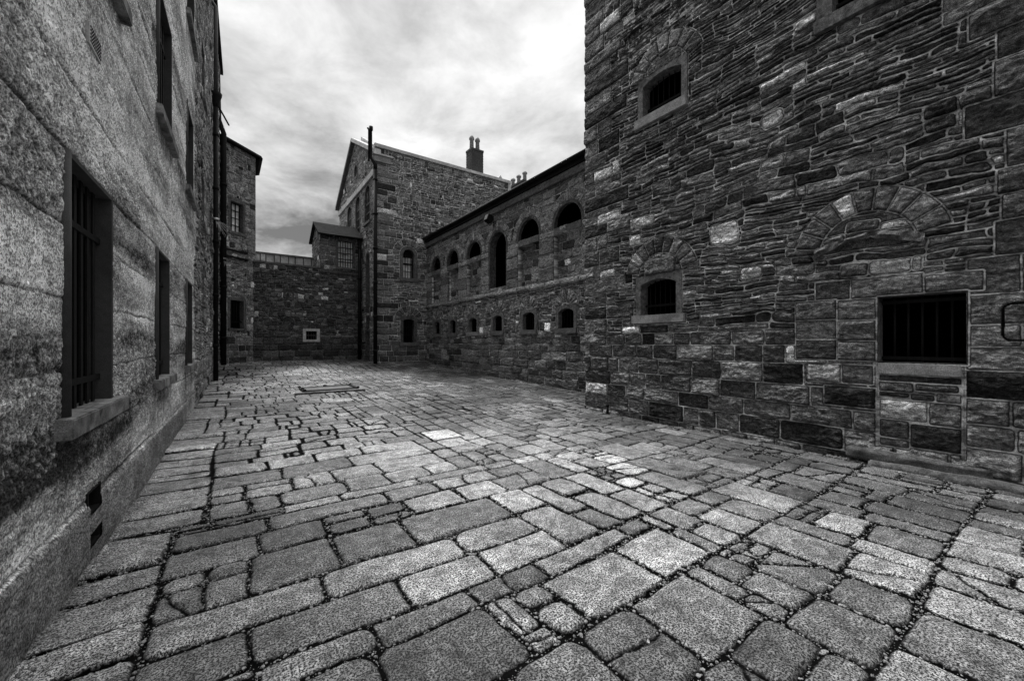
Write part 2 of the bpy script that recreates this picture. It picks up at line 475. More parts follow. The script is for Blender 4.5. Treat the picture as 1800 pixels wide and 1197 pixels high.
def voussoirs(cu, cz, r0, r1, n, tones, a0=8, a1=172, off=.012):
    return dict(k='arc', box=(cu-r1, cu+r1, cz-.1, cz+r1), arc=(cu, cz, r0, r1, math.radians(a0), math.radians(a1), n), tones=tones, off=off)

def drainpipe(parent, pts, r, mat, collars, name='drainpipe'):
    m = MB(); m.tube(pts, r, 14); p = m.build(name, mat, parent)

    x, y = pts[0][0], pts[0][1]
    for z in collars:
        # position along the pipe
        for A, B in zip(pts, pts[1:]):
            if min(A[2], B[2]) <= z <= max(A[2], B[2]):
                k = (z-A[2])/(B[2]-A[2]+1e-9); x = A[0]+(B[0]-A[0])*k; y = A[1]+(B[1]-A[1])*k
        c = MB(); c.tube([(x, y, z-.05), (x, y, z+.05)], r*1.28, 14); c.build('pipe_collar', mat, p)

    return p

# ================================================================== RIGHT BLOCK
rg = random.Random(11)
RB = thing('rubble_stone_block', FR.P(3., 0., 0.), 'tall dark rubble stone block with pale ribbon pointing filling the right side of the yard', 'building')
low = Opening(4.40, 5.20, 2.15, 2.86, .10, .12, True, .09)
upw = Opening(4.29, 5.15, 6.18, 6.90, .10, .12, True, .07)
big = Opening(.755, 1.515, 1.35, 2.185, 0., .02, True, .02)
top = Opening(1.0, 2.0, 6.18, 7.25, .1, .18, True, .15)
us = spacing(-.2, (2.6, .0085), (4.8, .0105), (6.79, .013)); zs = spacing(-.12, (4.2, .0092), (7.4, .012), (11.2, .03))
rects = ashlar(rg, -.6, 7.4, -.5, 1.80, (.26, .33), (.28, .78), dict(lo=.045, hi=.16, vdark=.14, bright=.03))
rects += seg_rubble(rg, -.6, 7.4, 1.80, 12., (.20, .38), (.5, 1.7), (2, 5), (.16, .75), .040, dict(lo=.03, hi=.18, vdark=.14, bright=.05))
ov = quoins(rg, 6.86, -1, 1.80, 11.4, .32, (1.1, 1.5), (.6, .95), dict(lo=.06, hi=.15, vdark=.1, bright=.08))
# big dressed blocks around the right-hand windows
z = 1.80
while z < 6.0:
    hh = rg.uniform(.28, .42)
    x = rg.uniform(.45, .8) if (z < 2.3 or z > 3.7) else rg.uniform(.45, .85)
    if z < 2.2: x = .755
    ov.append(dict(k='rect', box=(-.6, x, z, z+hh), tone=rg.uniform(.04, .10), rub=.8))
    if rg.random() < .7: ov.append(dict(k='rect', box=(-.6, x-rg.uniform(.3, .5), z, z+hh), tone=rg.uniform(.04, .10), rub=.8))
    z += hh
ov += [dict(k='rect', box=(.62, 1.10, 2.185, 2.42), tone=.10), dict(k='rect', box=(1.10, 1.80, 2.185, 2.46), tone=.13),
       dict(k='rect', box=(1.80, 2.2, 2.185, 2.46), tone=.07)]
ov += [dict(k='rect', box=(1.515, 1.95, a, b), tone=t) for a, b, t in ((1.35, 1.62, .10), (1.62, 1.90, .09), (1.90, 2.185, .12))]
ov += [dict(k='rect', box=(1.95, 2.45, a, b), tone=t) for a, b, t in ((1.35, 1.64, .05), (1.64, 1.92, .12), (1.92, 2.2, .08))]
ov += [dict(k='rect', box=(1.53, 2.1, .72, 1.0), tone=.016), dict(k='rect', box=(1.56, 1.9, 1.04, 1.3), tone=.07),
       dict(k='rect', box=(1.9, 2.3, 1.04, 1.3), tone=.26)]
# infill under the big window, once a doorway
fill = [(.78, 1.52, 1.19, 1.335, .30), (.78, 1.52, 1.10, 1.19, .04), (.80, 1.18, 1.0, 1.10, .06), (1.18, 1.52, .97, 1.10, .09),
        (1.22, 1.52, .9, .97, .03), (.78, 1.0, .88, 1.0, .18), (1.0, 1.22, .88, .97, .05), (1.06, 1.51, .62, .88, .34),
        (.78, 1.06, .60, .88, .11), (1.22, 1.51, .38, .62, .06), (.78, 1.22, .30, .60, .022), (1.22, 1.51, .27, .38, .07)]
ov += [dict(k='rect', box=(a, b, c, d), tone=t, r=.03) for a, b, c, d, t in fill]
ov += [dict(k='rect', box=(.762, .784, .26, 1.35), tone=.36, r=.002, off=.008, rub=.2), dict(k='rect', box=(1.515, 1.535, .26, 1.35), tone=.012, r=.002, off=-.02)]
ov += [dict(k='rect', box=(3.28, 3.78, 3.28, 3.66), tone=.5, r=.09, warp=.5), dict(k='rect', box=(4.9, 5.5, 3.98, 4.2), tone=.30, r=.04, warp=.5),
       dict(k='rect', box=(5.75, 6.4, 4.3, 4.52), tone=.42, r=.02, warp=.4), dict(k='rect', box=(5.85, 6.3, 3.0, 3.2), tone=.3, r=.03, warp=.5),
       dict(k='rect', box=(5.2, 5.5, 3.62, 3.85), tone=.40, r=.02), dict(k='rect', box=(5.95, 6.5, 5.3, 5.55), tone=.45, r=.02, warp=.4),
       dict(k='rect', box=(2.9, 3.2, 2.62, 2.84), tone=.30, r=.06, warp=.8), dict(k='rect', box=(2.62, 2.95, 5.0, 5.22), tone=.36, r=.08, warp=.6),
       dict(k='rect', box=(5.42, 5.62, 2.85, 3.12), tone=.015, r=.01, off=-.03)]
vt = [.07, .1, .06, .13, .09, .05, .12, .08]
ov += [dict(k='rect', box=(1.15, 2.15, 2.85, 3.3), tone=.07, warp=.3, r=.1)]
ov += [dict(k='rect', box=(a, b, c, d), tone=t, r=.04, warp=.6) for a, b, c, d, t in
       ((1.2, 1.5, 3.08, 3.18, .3), (1.5, 1.85, 3.1, 3.24, .08), (1.85, 2.1, 3.0, 3.12, .12), (1.2, 1.6, 2.5, 2.7, .3), (1.6, 1.9, 2.5, 2.68, .1), (1.1, 1.2, 2.5, 2.7, .28))]
ov += [dict(k='rect', box=(4.42, 5.14, 2.95, 3.3), tone=.09, warp=.5), dict(k='rect', box=(4.32, 5.04, 6.9, 7.2), tone=.08, warp=.5)]
ov += [voussoirs(1.65, 2.84, .50, .81, 9, [.07, .09, .10, .36, .08, .12, .10, .15, .10], 10, 168)]
ov += [voussoirs(4.78, 2.87, .50, .82, 9, [.10, .22, .08, .05, .04, .05, .13, .12, .10], 14, 166)]
ov += [voussoirs(4.68, 6.78, .50, .82, 7, [.12, .12, .09, .15, .13, .10, .08], 14, 166)]
ov += [low.overlay(), upw.overlay(), top.overlay(), big.overlay()]
ov += [dict(k='rect', box=(4.20, 5.40, 1.97, 2.15), tone=.1), dict(k='rect', box=(4.16, 5.33, 5.98, 6.18), tone=.1), dict(k='rect', box=(.8, 2.2, 6.0, 6.18), tone=.1)]
def ampR(U, Z):
    k = np.clip((Z-1.7)/.4, 0, 1)
    return .22+1.0*k*np.clip((6.6-U)/.5, .2, 1)
U, Z, tone, d, h = layout(us, zs, rects, ov, (.075, 1.0, .030, .17), ampR, 3, .03, .01, .030, .009, .012, .020, (.036, 3.2, 8.), .006, .10)
rc = np.abs(sd_rect(U, Z, -.6, .49, 1.62, 2.02, .07)) < .011
h = np.where(rc, h-.035, h); tone = np.where(rc, .012, tone); d = np.where(rc, .05, d)
holes = [low, upw, top, big]
def mk(os_): return lambda u, z: np.logical_or.reduce([o.mask(u, z) for o in os_])
def bigmask(u, z):
    r = np.zeros_like(u, bool)
    for o in (low, upw, top): r |= o.mask(u, z)
    return r | ((u > big.u0-.005) & (u < big.u1+.005) & (z > big.z0-.01) & (z < big.z1+.005))
sheet('wall', wallpos(FR), us, zs, tone, d, h, M['rubble'], RB, bigmask)
def sillbox(fr, u0, u1, z0, z1, o0, o1, mat, parent, seed=0, cut=.05, amp=.008):
    m = MB(); m.box(fr, u0, u1, z0, z1, o0, o1); m.rough(cut, amp, .008, 9, seed); return m.build('sill', mat, parent)
for o, sl in ((low, (4.21, 5.39, 1.985, 2.15)), (upw, (4.17, 5.33, 5.985, 6.18)), (top, (.80, 2.2, 6.0, 6.18))):
    w = o.surround(FR, M['dress'], RB, .22, .03)
    sillbox(FR, *sl, -.3, .085, M['sill'] if o is not top else M['dress'], w, 3)
    vbars(FR, lin(o.u0, o.u1, 6), o.z0, o.z1, -.15, .010, M['iron'], w, [o.z0+.2], o.u0, o.u1)
w = big.surround(FR, M['dressdark'], RB, .2, .0)
sillbox(FR, .79, 1.51, 1.20, 1.335, -.1, .04, M['sill'], w, 4)
vbars(FR, lin(.755, 1.515, 5), 1.35, 2.18, -.15, .012, M['iron'], w, [1.40, 2.12], .755, 1.515)
# broken relieving lintel above the big window
m = MB(); bm = m.bm
def lint(u, which):
    k = (u-1.08)/(2.2-1.08); arch = math.sin(PI*min(max(k, 0), 1))
    jag = float(fbm(np.array([u*7.]), np.array([which*5.3]), 61, 4, .65)[0])
    topz = 2.93+.13*arch+.03*jag
    botz = 2.93+.13*arch-(.115+.03*math.sin(u*6+1)+.05*jag)
    return topz if which else botz
n = 60; prev = None
for i in range(n+1):
    u = 1.08+(2.2-1.08)*i/n; a, b = lint(u, 1), lint(u, 0); e = .02*math.sin(u*17)+.012*math.sin(u*41)
    row = [bm.verts.new(FR.P(u, a, -.05)), bm.verts.new(FR.P(u, a-.01, .055+e)), bm.verts.new(FR.P(u, (a+b)/2, .075-e)), bm.verts.new(FR.P(u, b+.01, .05+e)), bm.verts.new(FR.P(u, b, -.05))]
    if prev:
        for k in range(4): bm.faces.new((prev[k], prev[k+1], row[k+1], row[k]))
    prev = row
m.build('lintel', M['dress'], RB)
# rough plinth stones under the blocked doorway
m = MB()
m.box(FR, .55, 1.82, .06, .20, -.1, .10); m.rough(.03, .03, .015, 7, 8); m.build('threshold', M['dressdark'], RB, smooth=True)
m = MB(); m.box(FR, .3, 1.6, -.06, .09, -.1, .16); m.rough(.04, .05, .02, 6, 9); m.build('threshold', M['dressdark'], RB, smooth=True)
m = MB(); m.wbox(6.70, 6.775, 6.95, 15., -.3, 11.2); m.build('side_wall', M['dressdark'], RB)
m = MB(); m.wbox(-2.5, -2.3, 6.88, 15., -.3, 11.2); m.build('side_wall', M['dressdark'], RB)
m = MB(); m.wbox(-2.3, -.19, 6.88, 7.2, -.3, 11.2); m.build('front_wall', M['dressdark'], RB)
m = MB(); m.wbox(-2.3, 6.7, 14.8, 15., -.3, 11.2); m.build('back_wall', M['dark'], RB)
m = MB(); m.wbox(-2.55, 6.85, 6.82, 15.05, 11.2, 11.5); m.build('roof', M['slate'], RB)
m = MB(); m.wbox(-2.3, 6.7, 7.0, 14.8, -.1, -.02); m.build('floor', M['dark'], RB)
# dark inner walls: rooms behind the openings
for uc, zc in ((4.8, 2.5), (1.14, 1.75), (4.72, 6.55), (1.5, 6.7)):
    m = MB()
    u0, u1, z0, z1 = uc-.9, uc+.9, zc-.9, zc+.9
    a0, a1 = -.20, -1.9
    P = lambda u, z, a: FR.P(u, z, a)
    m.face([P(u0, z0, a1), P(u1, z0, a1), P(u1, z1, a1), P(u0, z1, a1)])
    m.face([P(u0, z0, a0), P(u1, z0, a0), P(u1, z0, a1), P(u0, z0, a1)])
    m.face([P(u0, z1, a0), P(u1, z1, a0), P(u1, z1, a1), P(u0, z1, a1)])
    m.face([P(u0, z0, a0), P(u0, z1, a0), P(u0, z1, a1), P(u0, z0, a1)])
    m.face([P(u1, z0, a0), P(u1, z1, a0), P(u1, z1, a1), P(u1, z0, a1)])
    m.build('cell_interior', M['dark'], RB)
# short iron stub by the wall foot
st = thing('iron_post', FR.P(6.0, .03, .12), 'short black iron stub standing at the foot of the right stone wall', 'post')
m = MB(); m.tube([FR.P(6.0, -.02, .12), FR.P(6.0, .2, .12)], .03, 10); m.tube([FR.P(6.0, .2, .12), FR.P(6.0, .235, .12)], [.042, .03], 10); m.build('shaft', M['iron'], st)
m = MB(); m.tube([FR.P(6.0, -.02, .12), FR.P(6.0, .03, .12)], .055, 10); m.build('foot', M['iron'], st)

# ================================================================== ARCADED WING
AW = thing('arcaded_wing', FA.P(13., .2, 0.), 'low dark stone wing with a row of round arches above small cell windows', 'building')
cells = [(18.66, 19.36), (16.88, 17.50), (14.91, 15.58), (12.94, 13.62), (10.9, 11.58), (8.95, 9.65)]
arch = [(18.60, 19.60), (16.66, 17.75), (14.58, 15.78), (12.67, 13.87), (10.66, 11.87), (8.62, 9.87)]
CO = [Opening(a, b, 2.05, 2.67, .10, .13, True, .10) for a, b in cells]
AO = [Opening(a, b, 3.76 if i == 3 else 5.28, 5.98, (b-a)/2-.001, .11, False) for i, (a, b) in enumerate(arch)]
us = graded(6.72, 20.5, .014, .028); zs = spacing(-.2, (3.6, .015), (7.05, .018))
rects = ashlar(rg, 6., 21., -.4, 1.78, (.24, .31), (.35, .95), dict(lo=.04, hi=.11, vdark=.12, bright=.01))
rects += seg_rubble(rg, 6., 21., 1.78, 3.44, (.2, .36), (.4, 1.4), (1, 4), (.12, .5), .045, dict(lo=.045, hi=.13, bright=.03))
rects += [(x, x+1.1, 3.44, 3.62, rg.uniform(.10, .17)) for x in np.arange(6., 21., 1.1)]
rects += ashlar(rg, 6., 21., 3.62, 8., (.2, .3), (.25, .7), dict(lo=.06, hi=.15, vdark=.12, bright=.01))
ov = []
for (a, b), o in zip(cells, CO):
    c = (a+b)/2
    ov += [voussoirs(c, 2.70, .24, .56, 9, [.10, .15, .08, .12, .07, .16, .11, .09, .14], 5, 175), o.overlay()]
    ov += [dict(k='rect', box=(a-.16, b+.16, 1.88, 2.05), tone=.1)]
edges = [20.35]+[x for a, b in arch for x in (b, a)]+[6.9]
for i in range(0, len(edges)-1, 2):          # springer band across the pilasters
    ov.append(dict(k='rect', box=(edges[i+1], edges[i], 5.06, 5.30), tone=rg.uniform(.10, .15)))
    zz = 3.62
    while zz < 5.05:
        hh = min(rg.uniform(.3, .5), 5.06-zz); hh = 5.06-zz if 5.06-zz-hh < .15 else hh
        ov.append(dict(k='rect', box=(edges[i+1], edges[i], zz, zz+hh), tone=rg.uniform(.05, .12))); zz += hh
for (a, b), o in zip(arch, AO):
    c = (a+b)/2; r = (b-a)/2
    ov += [voussoirs(c, 5.98-r, r+.10, r+.36, 9, [.12, .10, .14, .09, .13, .11, .15, .10, .12], 0, 180, .0)]
    ov += [dict(k='rect', box=(c-.07, c+.07, 6.0, 6.42), tone=.15, off=.02)]
for k in range(0, 26): ov.append(dict(k='rect', box=(6.3+k*.8, 7.1+k*.8, 3.44, 3.62), tone=rg.uniform(.09, .16), off=.0))
def ampA(U, Z):
    m_ = np.clip((Z-1.7)/.2, 0, 1)*np.clip((3.42-Z)/.05, 0, 1)
    return .16+1.0*m_
U, Z, tone, d, h = layout(us, zs, rects, ov, (.05, .9, .025, .16), ampA, 21, .02, .01, .020, .010, .015, .012, (.018, 3, 7.), .004, .05)
h += np.where((Z > 3.44) & (Z < 3.62), .05, 0)
for i, (a, b) in enumerate(arch):
    if i == 3: continue
    h -= np.where((U > a) & (U < b) & (Z > 3.64) & (Z < 5.07), .16, 0)
sheet('wall', wallpos(FA), us, zs, tone, d, h, M['arcade'], AW,
      lambda u, z: np.logical_or.reduce([o.mask(u, z) for o in CO]+[o.inside(u, z, .06) & (z > o.z0+.02) for o in AO]))
for i, o in enumerate(CO):
    w = o.surround(FA, M['dress'], AW, .14, .025)
    sillbox(FA, o.u0-.15, o.u1+.15, 1.89, 2.05, -.2, .07, M['sill'] if i == 2 else M['silldark'], w, i, .08)
    vbars(FA, lin(o.u0, o.u1, 4), o.z0, o.z1, -.11, .012, M['iron'], w)
for i, o in enumerate(AO):
    w = o.surround(FA, M['dressdark'], AW, .30 if i == 3 else .12, .012, 'arch_opening')
    if i != 3: sillbox(FA, o.u0-.005, o.u1+.005, 5.08, 5.285, -.12, .035, M['dress'], w, i, .1)
m = MB()
for a, b in [(6.72, 20.34)]:
    m.box(FA, a, b, 6.72, 6.96, -.05, .10)
m.rough(.2, .012, .02, 4, 3); m.build('cornice', M['dress'], AW)
m = MB(); m.box(FA, 6.72, 20.34, 6.97, 7.10, -.05, .14); m.build('fascia', M['timber'], AW)
m = MB()
m.tube([FA.P(6.72, 7.16, .20), FA.P(20.33, 7.16, .20)], .075, 12); m.build('gutter', M['iron'], AW)
m = MB(); m.hexa([FA.P(6.72, 7.12, .18), FA.P(20.34, 7.12, .18), FA.P(20.34, 8.1, -5.), FA.P(6.72, 8.1, -5.),
                  FA.P(6.72, 7.20, .18), FA.P(20.34, 7.20, .18), FA.P(20.34, 8.2, -5.), FA.P(6.72, 8.2, -5.)]); m.build('roof', M['slate'], AW)
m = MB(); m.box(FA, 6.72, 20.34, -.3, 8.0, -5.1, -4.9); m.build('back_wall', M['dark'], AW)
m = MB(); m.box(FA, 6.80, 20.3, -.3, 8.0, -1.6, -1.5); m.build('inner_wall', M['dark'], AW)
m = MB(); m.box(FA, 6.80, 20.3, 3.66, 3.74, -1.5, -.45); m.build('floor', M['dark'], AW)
fl = thing('floodlight', FA.P(13.5, 6.72, .15), 'small black floodlight hanging on a bracket under the arcade cornice', 'lamp')
m = MB()
m.prism([FA.P(13.38, 6.60, .10), FA.P(13.38, 6.68, .34), FA.P(13.38, 6.44, .42), FA.P(13.38, 6.34, .20)],
        [FA.P(13.66, 6.60, .10), FA.P(13.66, 6.68, .34), FA.P(13.66, 6.44, .42), FA.P(13.66, 6.34, .20)]); m.build('housing', M['iron'], fl)
m = MB(); m.prism([FA.P(13.41, 6.665, .347), FA.P(13.41, 6.465, .417), FA.P(13.41, 6.47, .427), FA.P(13.41, 6.67, .357)],
                  [FA.P(13.63, 6.665, .347), FA.P(13.63, 6.465, .417), FA.P(13.63, 6.47, .427), FA.P(13.63, 6.67, .357)]); m.build('lens', M['ironrail'], fl)
m = MB(); m.tube([FA.P(13.52, 6.55, .02), FA.P(13.52, 6.5, .2)], .02, 8); m.tube([FA.P(13.52, 6.2, .03), FA.P(13.52, 6.55, .03)], .015, 8); m.build('bracket', M['iron'], fl)

# ================================================================== GABLED BUILDING
GB = thing('gabled_stone_building', FG.P(9., .6, 0.), 'tall gabled stone building with lancet windows and a pale coping beyond the arcade', 'building')
gu = Opening(7.28, 7.89, 4.98, 6.50, .304, .17, False)
gl = Opening(7.29, 7.89, 1.60, 2.83, .08, .15, True)
us = spacing(5.86, (9., .018), (14.05, .028)); zs = spacing(.3, (6.8, .02), (11.42, .026))
rects = ashlar(rg, 5., 15., 0., 1.7, (.26, .34), (.3, .8), dict(lo=.04, hi=.11, vdark=.1, bright=.01))
rects += seg_rubble(rg, 5., 15., 1.7, 12.5, (.18, .32), (.5, 1.5), (1, 4), (.14, .5), .05, dict(lo=.045, hi=.17, bright=.04))
ov = quoins(rg, 5.86, 1, 1.7, 10.7, .31, (.85, 1.2), (.5, .8), dict(lo=.07, hi=.14, vdark=.25, bright=.02))
ov += [voussoirs(7.585, 6.2, .50, .85, 9, [.1, .05, .12, .07, .11, .04, .12, .06, .1], 0, 180),
       voussoirs(7.59, 2.75, .42, .78, 9, [.08, .05, .1, .07, .1, .04, .09, .06, .08], 0, 180)]
ov += [gl.overlay(), dict(k='rect', box=(7.1, 8.06, 4.9, 6.25), tone=.1)]
def ampG(U, Z): return .2+.9*np.clip((Z-1.6)/.3, 0, 1)*np.clip((U-6.5)/.5, 0, 1)
U, Z, tone, d, h = layout(us, zs, rects, ov, (.07, .9, .035, .2), ampG, 33, .03, .01, .032, .012, .015, .022, (.03, 2.5, 7.), .006, .08)
sheet('wall', wallpos(FG), us, zs, tone, d, h, M['gable'], GB, mk([gl]) if False else (lambda u, z: gl.mask(u, z) | gu.inside(u, z, .13)), flip=False)
w = gu.surround(FG, M['dress'], GB, .3, .03)
sillbox(FG, 7.1, 8.12, 4.80, 4.98, -.2, .10, M['silldark'], w, 1, .1)
m = MB(); m.box(FG, 7.2, 7.95, 4.98, 6.6, -.26, -.24); m.build('pane', M['skypane'], w)
m = MB(); m.box(FG, 7.28, 7.89, 5.72, 5.80, -.23, -.19); m.box(FG, 7.28, 7.89, 5.35, 5.37, -.23, -.20); m.box(FG, 7.28, 7.36, 4.98, 6.3, -.23, -.19); m.box(FG, 7.81, 7.89, 4.98, 6.3, -.23, -.19)
m.box(FG, 7.28, 7.89, 6.1, 6.5, -.23, -.2)
m.build('sash', M['timber'], w)
vbars(FG, lin(7.3, 7.87, 3), 4.98, 6.45, -.12, .017, M['iron'], w)
w = gl.surround(FG, M['dressdark'], GB, .3, .03)
sillbox(FG, 7.06, 8.16, 1.42, 1.60, -.2, .09, M['silldark'], w, 1, .1)
vbars(FG, lin(7.29, 7.89, 4), 1.6, 2.83, -.15, .016, M['iron'], w, [2.0, 2.4], 7.29, 7.89)
m = MB(); m.box(FG, 7.1, 8.1, 1.5, 2.95, -.34, -.31); m.build('void_sheet', M['dark'], w)  # black sheet standing in for the dark room behind
# coping, kneeler
m = MB(); m.box(FG, 5.80, 14.12, 11.42, 11.60, -.45, .10); m.rough(.5, .01, .015, 3, 2); m.build('coping', M['lead'], GB)
m = MB(); m.box(FG, 5.72, 6.72, 11.02, 11.10, -.1, .16); m.build('coping', M['lead'], GB)
m = MB(); m.box(FG, 5.78, 6.66, 10.70, 11.02, -.1, .08); m.rough(.2, .01, .01, 5, 2); m.build('kneeler', M['sill'], GB)
m = MB(); m.box(FG, 13.93, 14.12, 10.2, 11.42, -.1, .07); m.build('corner_pier', M['lead'], GB)
# gable wall (pointed sheet)
us2 = spacing(20.35, (28.62, .028)); zs2 = spacing(.3, (13.45, .03))
rects = ashlar(rg, 19., 30., 0., 1.7, (.26, .34), (.3, .8), dict(lo=.04, hi=.11, bright=.01))
rects += seg_rubble(rg, 19., 30., 1.7, 15., (.2, .36), (.5, 1.5), (1, 4), (.14, .5), .05, dict(lo=.06, hi=.16, bright=.05))
LW = [Opening(21.28, 22.3, 8.0, 9.92, .50, .14, False), Opening(23.30, 24.25, 7.2, 9.92, .47, .14, False), Opening(25.3, 26.25, 7.2, 9.92, .47, .14, False)]
ocu = Opening(23.85, 24.55, 11.15, 11.95, .35, .1, False)
lowrec = Opening(21.42, 22.0, 3.2, 6.35, .28, .1, False)
slot = Opening(21.5, 21.95, 2.35, 2.95, 0., .1, True)
door = Opening(21.42, 22.05, .62, 2.2, 0., .1, True)
U, Z, tone, d, h = layout(us2, zs2, rects, [], (.06, .9, .03, .2), None, 44, .03, .01, .025, .012, .02, .015, (.02, 2.5, 7.), .004, .05)
PKS = 24.45
def gabtop(u): return np.where(u < PKS, 11.25+(13.42-11.25)*(u-20.35)/(PKS-20.35), 13.42-(13.42-10.75)*(u-PKS)/(28.6-PKS))
sheet('gable_wall', wallpos(FGF), us2, zs2, tone, d, h, M['gable'], GB,
      lambda u, z: (z > gabtop(u)) | np.logical_or.reduce([o.mask(u, z) for o in LW+[lowrec, slot, door]]) | (np.hypot(u-24.2, (z-11.55)) < .42))
for o in LW:
    w = o.surround(FGF, M['dress'], GB, .11, .02)
    m = MB(); m.box(FGF, o.u0-.05, o.u1+.05, o.z0-.05, o.z1+.05, -.12, -.10); m.build('pane', M['iron'], w)
    vbars(FGF, lin(o.u0, o.u1, 2), o.z0, o.z1-.2, -.05, .015, M['ironrail'], w, [o.z0+.5*k for k in range(1, int((o.z1-o.z0)/.5))], o.u0, o.u1)
    sillbox(FGF, o.u0-.12, o.u1+.12, o.z0-.14, o.z0, -.2, .09, M['dress'], w, 3, .15)
for o in (lowrec, slot, door):
    w = o.surround(FGF, M['dressdark'], GB, .25, .02, 'door' if o is door else 'window')
    m = MB(); m.box(FGF, o.u0-.05, o.u1+.05, o.z0-.05, o.z1+.05, -.24, -.22); m.build('panel' if o is door else 'pane', M['dark'], w)
m = MB(); bm = m.bm                                   # oculus ring
N_ = 28; R4 = []
for k in range(N_):
    a = 2*PI*k/N_
    R4.append([bm.verts.new(FGF.P(24.2+r*math.cos(a), 11.55+r*1.05*math.sin(a), q)) for r, q in ((.46, -.1), (.46, .03), (.32, .03), (.32, -.25))])
for k in range(N_):
    A_, B_ = R4[k], R4[(k+1) % N_]
    for j in range(3): bm.faces.new((A_[j], A_[j+1], B_[j+1], B_[j]))
w = m.build('round_window', M['dress'], GB)
m = MB(); m.box(FGF, 23.8, 24.6, 11.1, 12.0, -.24, -.22); m.build('pane', M['dark'], w)
m = MB(); m.box(FGF, 20.45, 28.65, 10.05, 10.38, -.05, .09); m.rough(.3, .01, .02, 3, 4); m.build('string_course', M['lead'], GB)
for (sa, za), (sb, zb) in (((20.25, 11.22), (PKS, 13.45)), ((28.85, 10.62), (PKS, 13.45))):
    m = MB()
    m.hexa([FGF.P(sa, za-.12, .22), FGF.P(sb, zb-.12, .22), FGF.P(sb, zb-.12, -.25), FGF.P(sa, za-.12, -.25),
            FGF.P(sa, za+.10, .22), FGF.P(sb, zb+.10, .22), FGF.P(sb, zb+.10, -.25), FGF.P(sa, za+.10, -.25)])
    m.build('verge', M['lead'] if sa < 22 else M['silldark'], GB)
m = MB()
for (sa, za), (sb, zb) in (((20.6, 11.3), (PKS, 13.62)), ((28.85, 10.75), (PKS, 13.62))):
    m.hexa([W(sa, 6.3, za-.1), W(sb, 6.3, zb-.1), W(sb, 14., zb-.1), W(sa, 14., za-.1), W(sa, 6.3, za), W(sb, 6.3, zb), W(sb, 14., zb), W(sa, 14., za)])
m.build('roof', M['slate'], GB)
m = MB()
m.hexa([W(20.7, 6.2, 11.36), W(PKS, 6.2, 13.55), W(PKS, 6.45, 13.55), W(20.7, 6.45, 11.36), W(20.7, 6.2, 11.56), W(PKS, 6.2, 13.78), W(PKS, 6.45, 13.78), W(20.7, 6.45, 11.56)])
m.build('coping', M['lead'], GB)
m = MB(); m.wbox(20.4, 28.6, 13.9, 14.04, .3, 10.7); m.build('end_wall', M['dressdark'], GB)
m = MB(); m.wbox(28.5, 28.6, 5.9, 14., .3, 10.7); m.build('back_wall', M['dressdark'], GB)
# chimney
def bricks(name, s0, s1, t0, t1, z0, z1, parent, capz=.12):
    m = MB(); z = z0; k = 0
    while z < z1:
        j = .008 if k % 2 else 0.
        m.wbox(s0+j, s1-j, t0+j, t1-j, z, z+.075); z += .083; k += 1
        m.wbox(s0+.012, s1-.012, t0+.012, t1-.012, z-.008, z)
    m.wbox(s0-.02, s1+.02, t0-.02, t1+.02, z1, z1+capz)
    return m.build(name, M['brick'], parent)
ch = bricks('chimney', 21.7, 22.4, 12.12, 12.98, 11.0, 13.60, GB)
for s in (12.33, 12.75):
    m = MB(); c = W(22.05, s, 0)
    m.tube([(c[0], c[1], 13.7), (c[0], c[1], 14.35), (c[0], c[1], 14.38), (c[0], c[1], 14.47), (c[0], c[1], 14.62)], [.14, .12, .165, .165, .09], 14)
    m.build('chimney_pot', M['pot'], ch)
m = MB(); m.prism([W(21.3, 13.5, 11.4), W(21.3, 14.4, 11.4), W(21.3, 13.95, 12.1)], [W(22.6, 13.5, 11.4), W(22.6, 14.4, 11.4), W(22.6, 13.95, 12.1)]); m.build('dormer', M['slate'], GB)
m = MB()
for a, b in ((13.45, 13.95), (14.45, 13.95)):
    m.hexa([W(21.2, a, 11.4), W(21.2, b, 12.12), W(22.6, b, 12.12), W(22.6, a, 11.4), W(21.2, a, 11.55), W(21.2, b, 12.26), W(22.6, b, 12.26), W(22.6, a, 11.55)])
m.build('coping', M['lead'], GB)
# corner pipe with its stack
c0 = W(20.16, 5.80, 0)
pp = drainpipe(GB, [(c0[0], c0[1], .5), (c0[0], c0[1], 10.4)], .095, M['iron'], [1.2, 2.9, 4.6, 6.3, 8.0, 9.7])
c1 = W(20.2, 5.60, 0); c2 = W(20.28, 5.52, 0)
m = MB(); m.tube([(c0[0], c0[1], 10.2), (c0[0], c0[1], 10.45), (c1[0], c1[1], 10.75), (c1[0], c1[1], 12.1), (c1[0], c1[1], 12.12), (c1[0], c1[1], 12.3)], [.10, .10, .065, .06, .095, .095], 12)
m.tube([(c2[0], c2[1], 10.6), (c2[0], c2[1], 12.15), (c2[0]-.06, c2[1], 12.25)], .045, 8); m.build('vent_stack', M['iron'], pp)

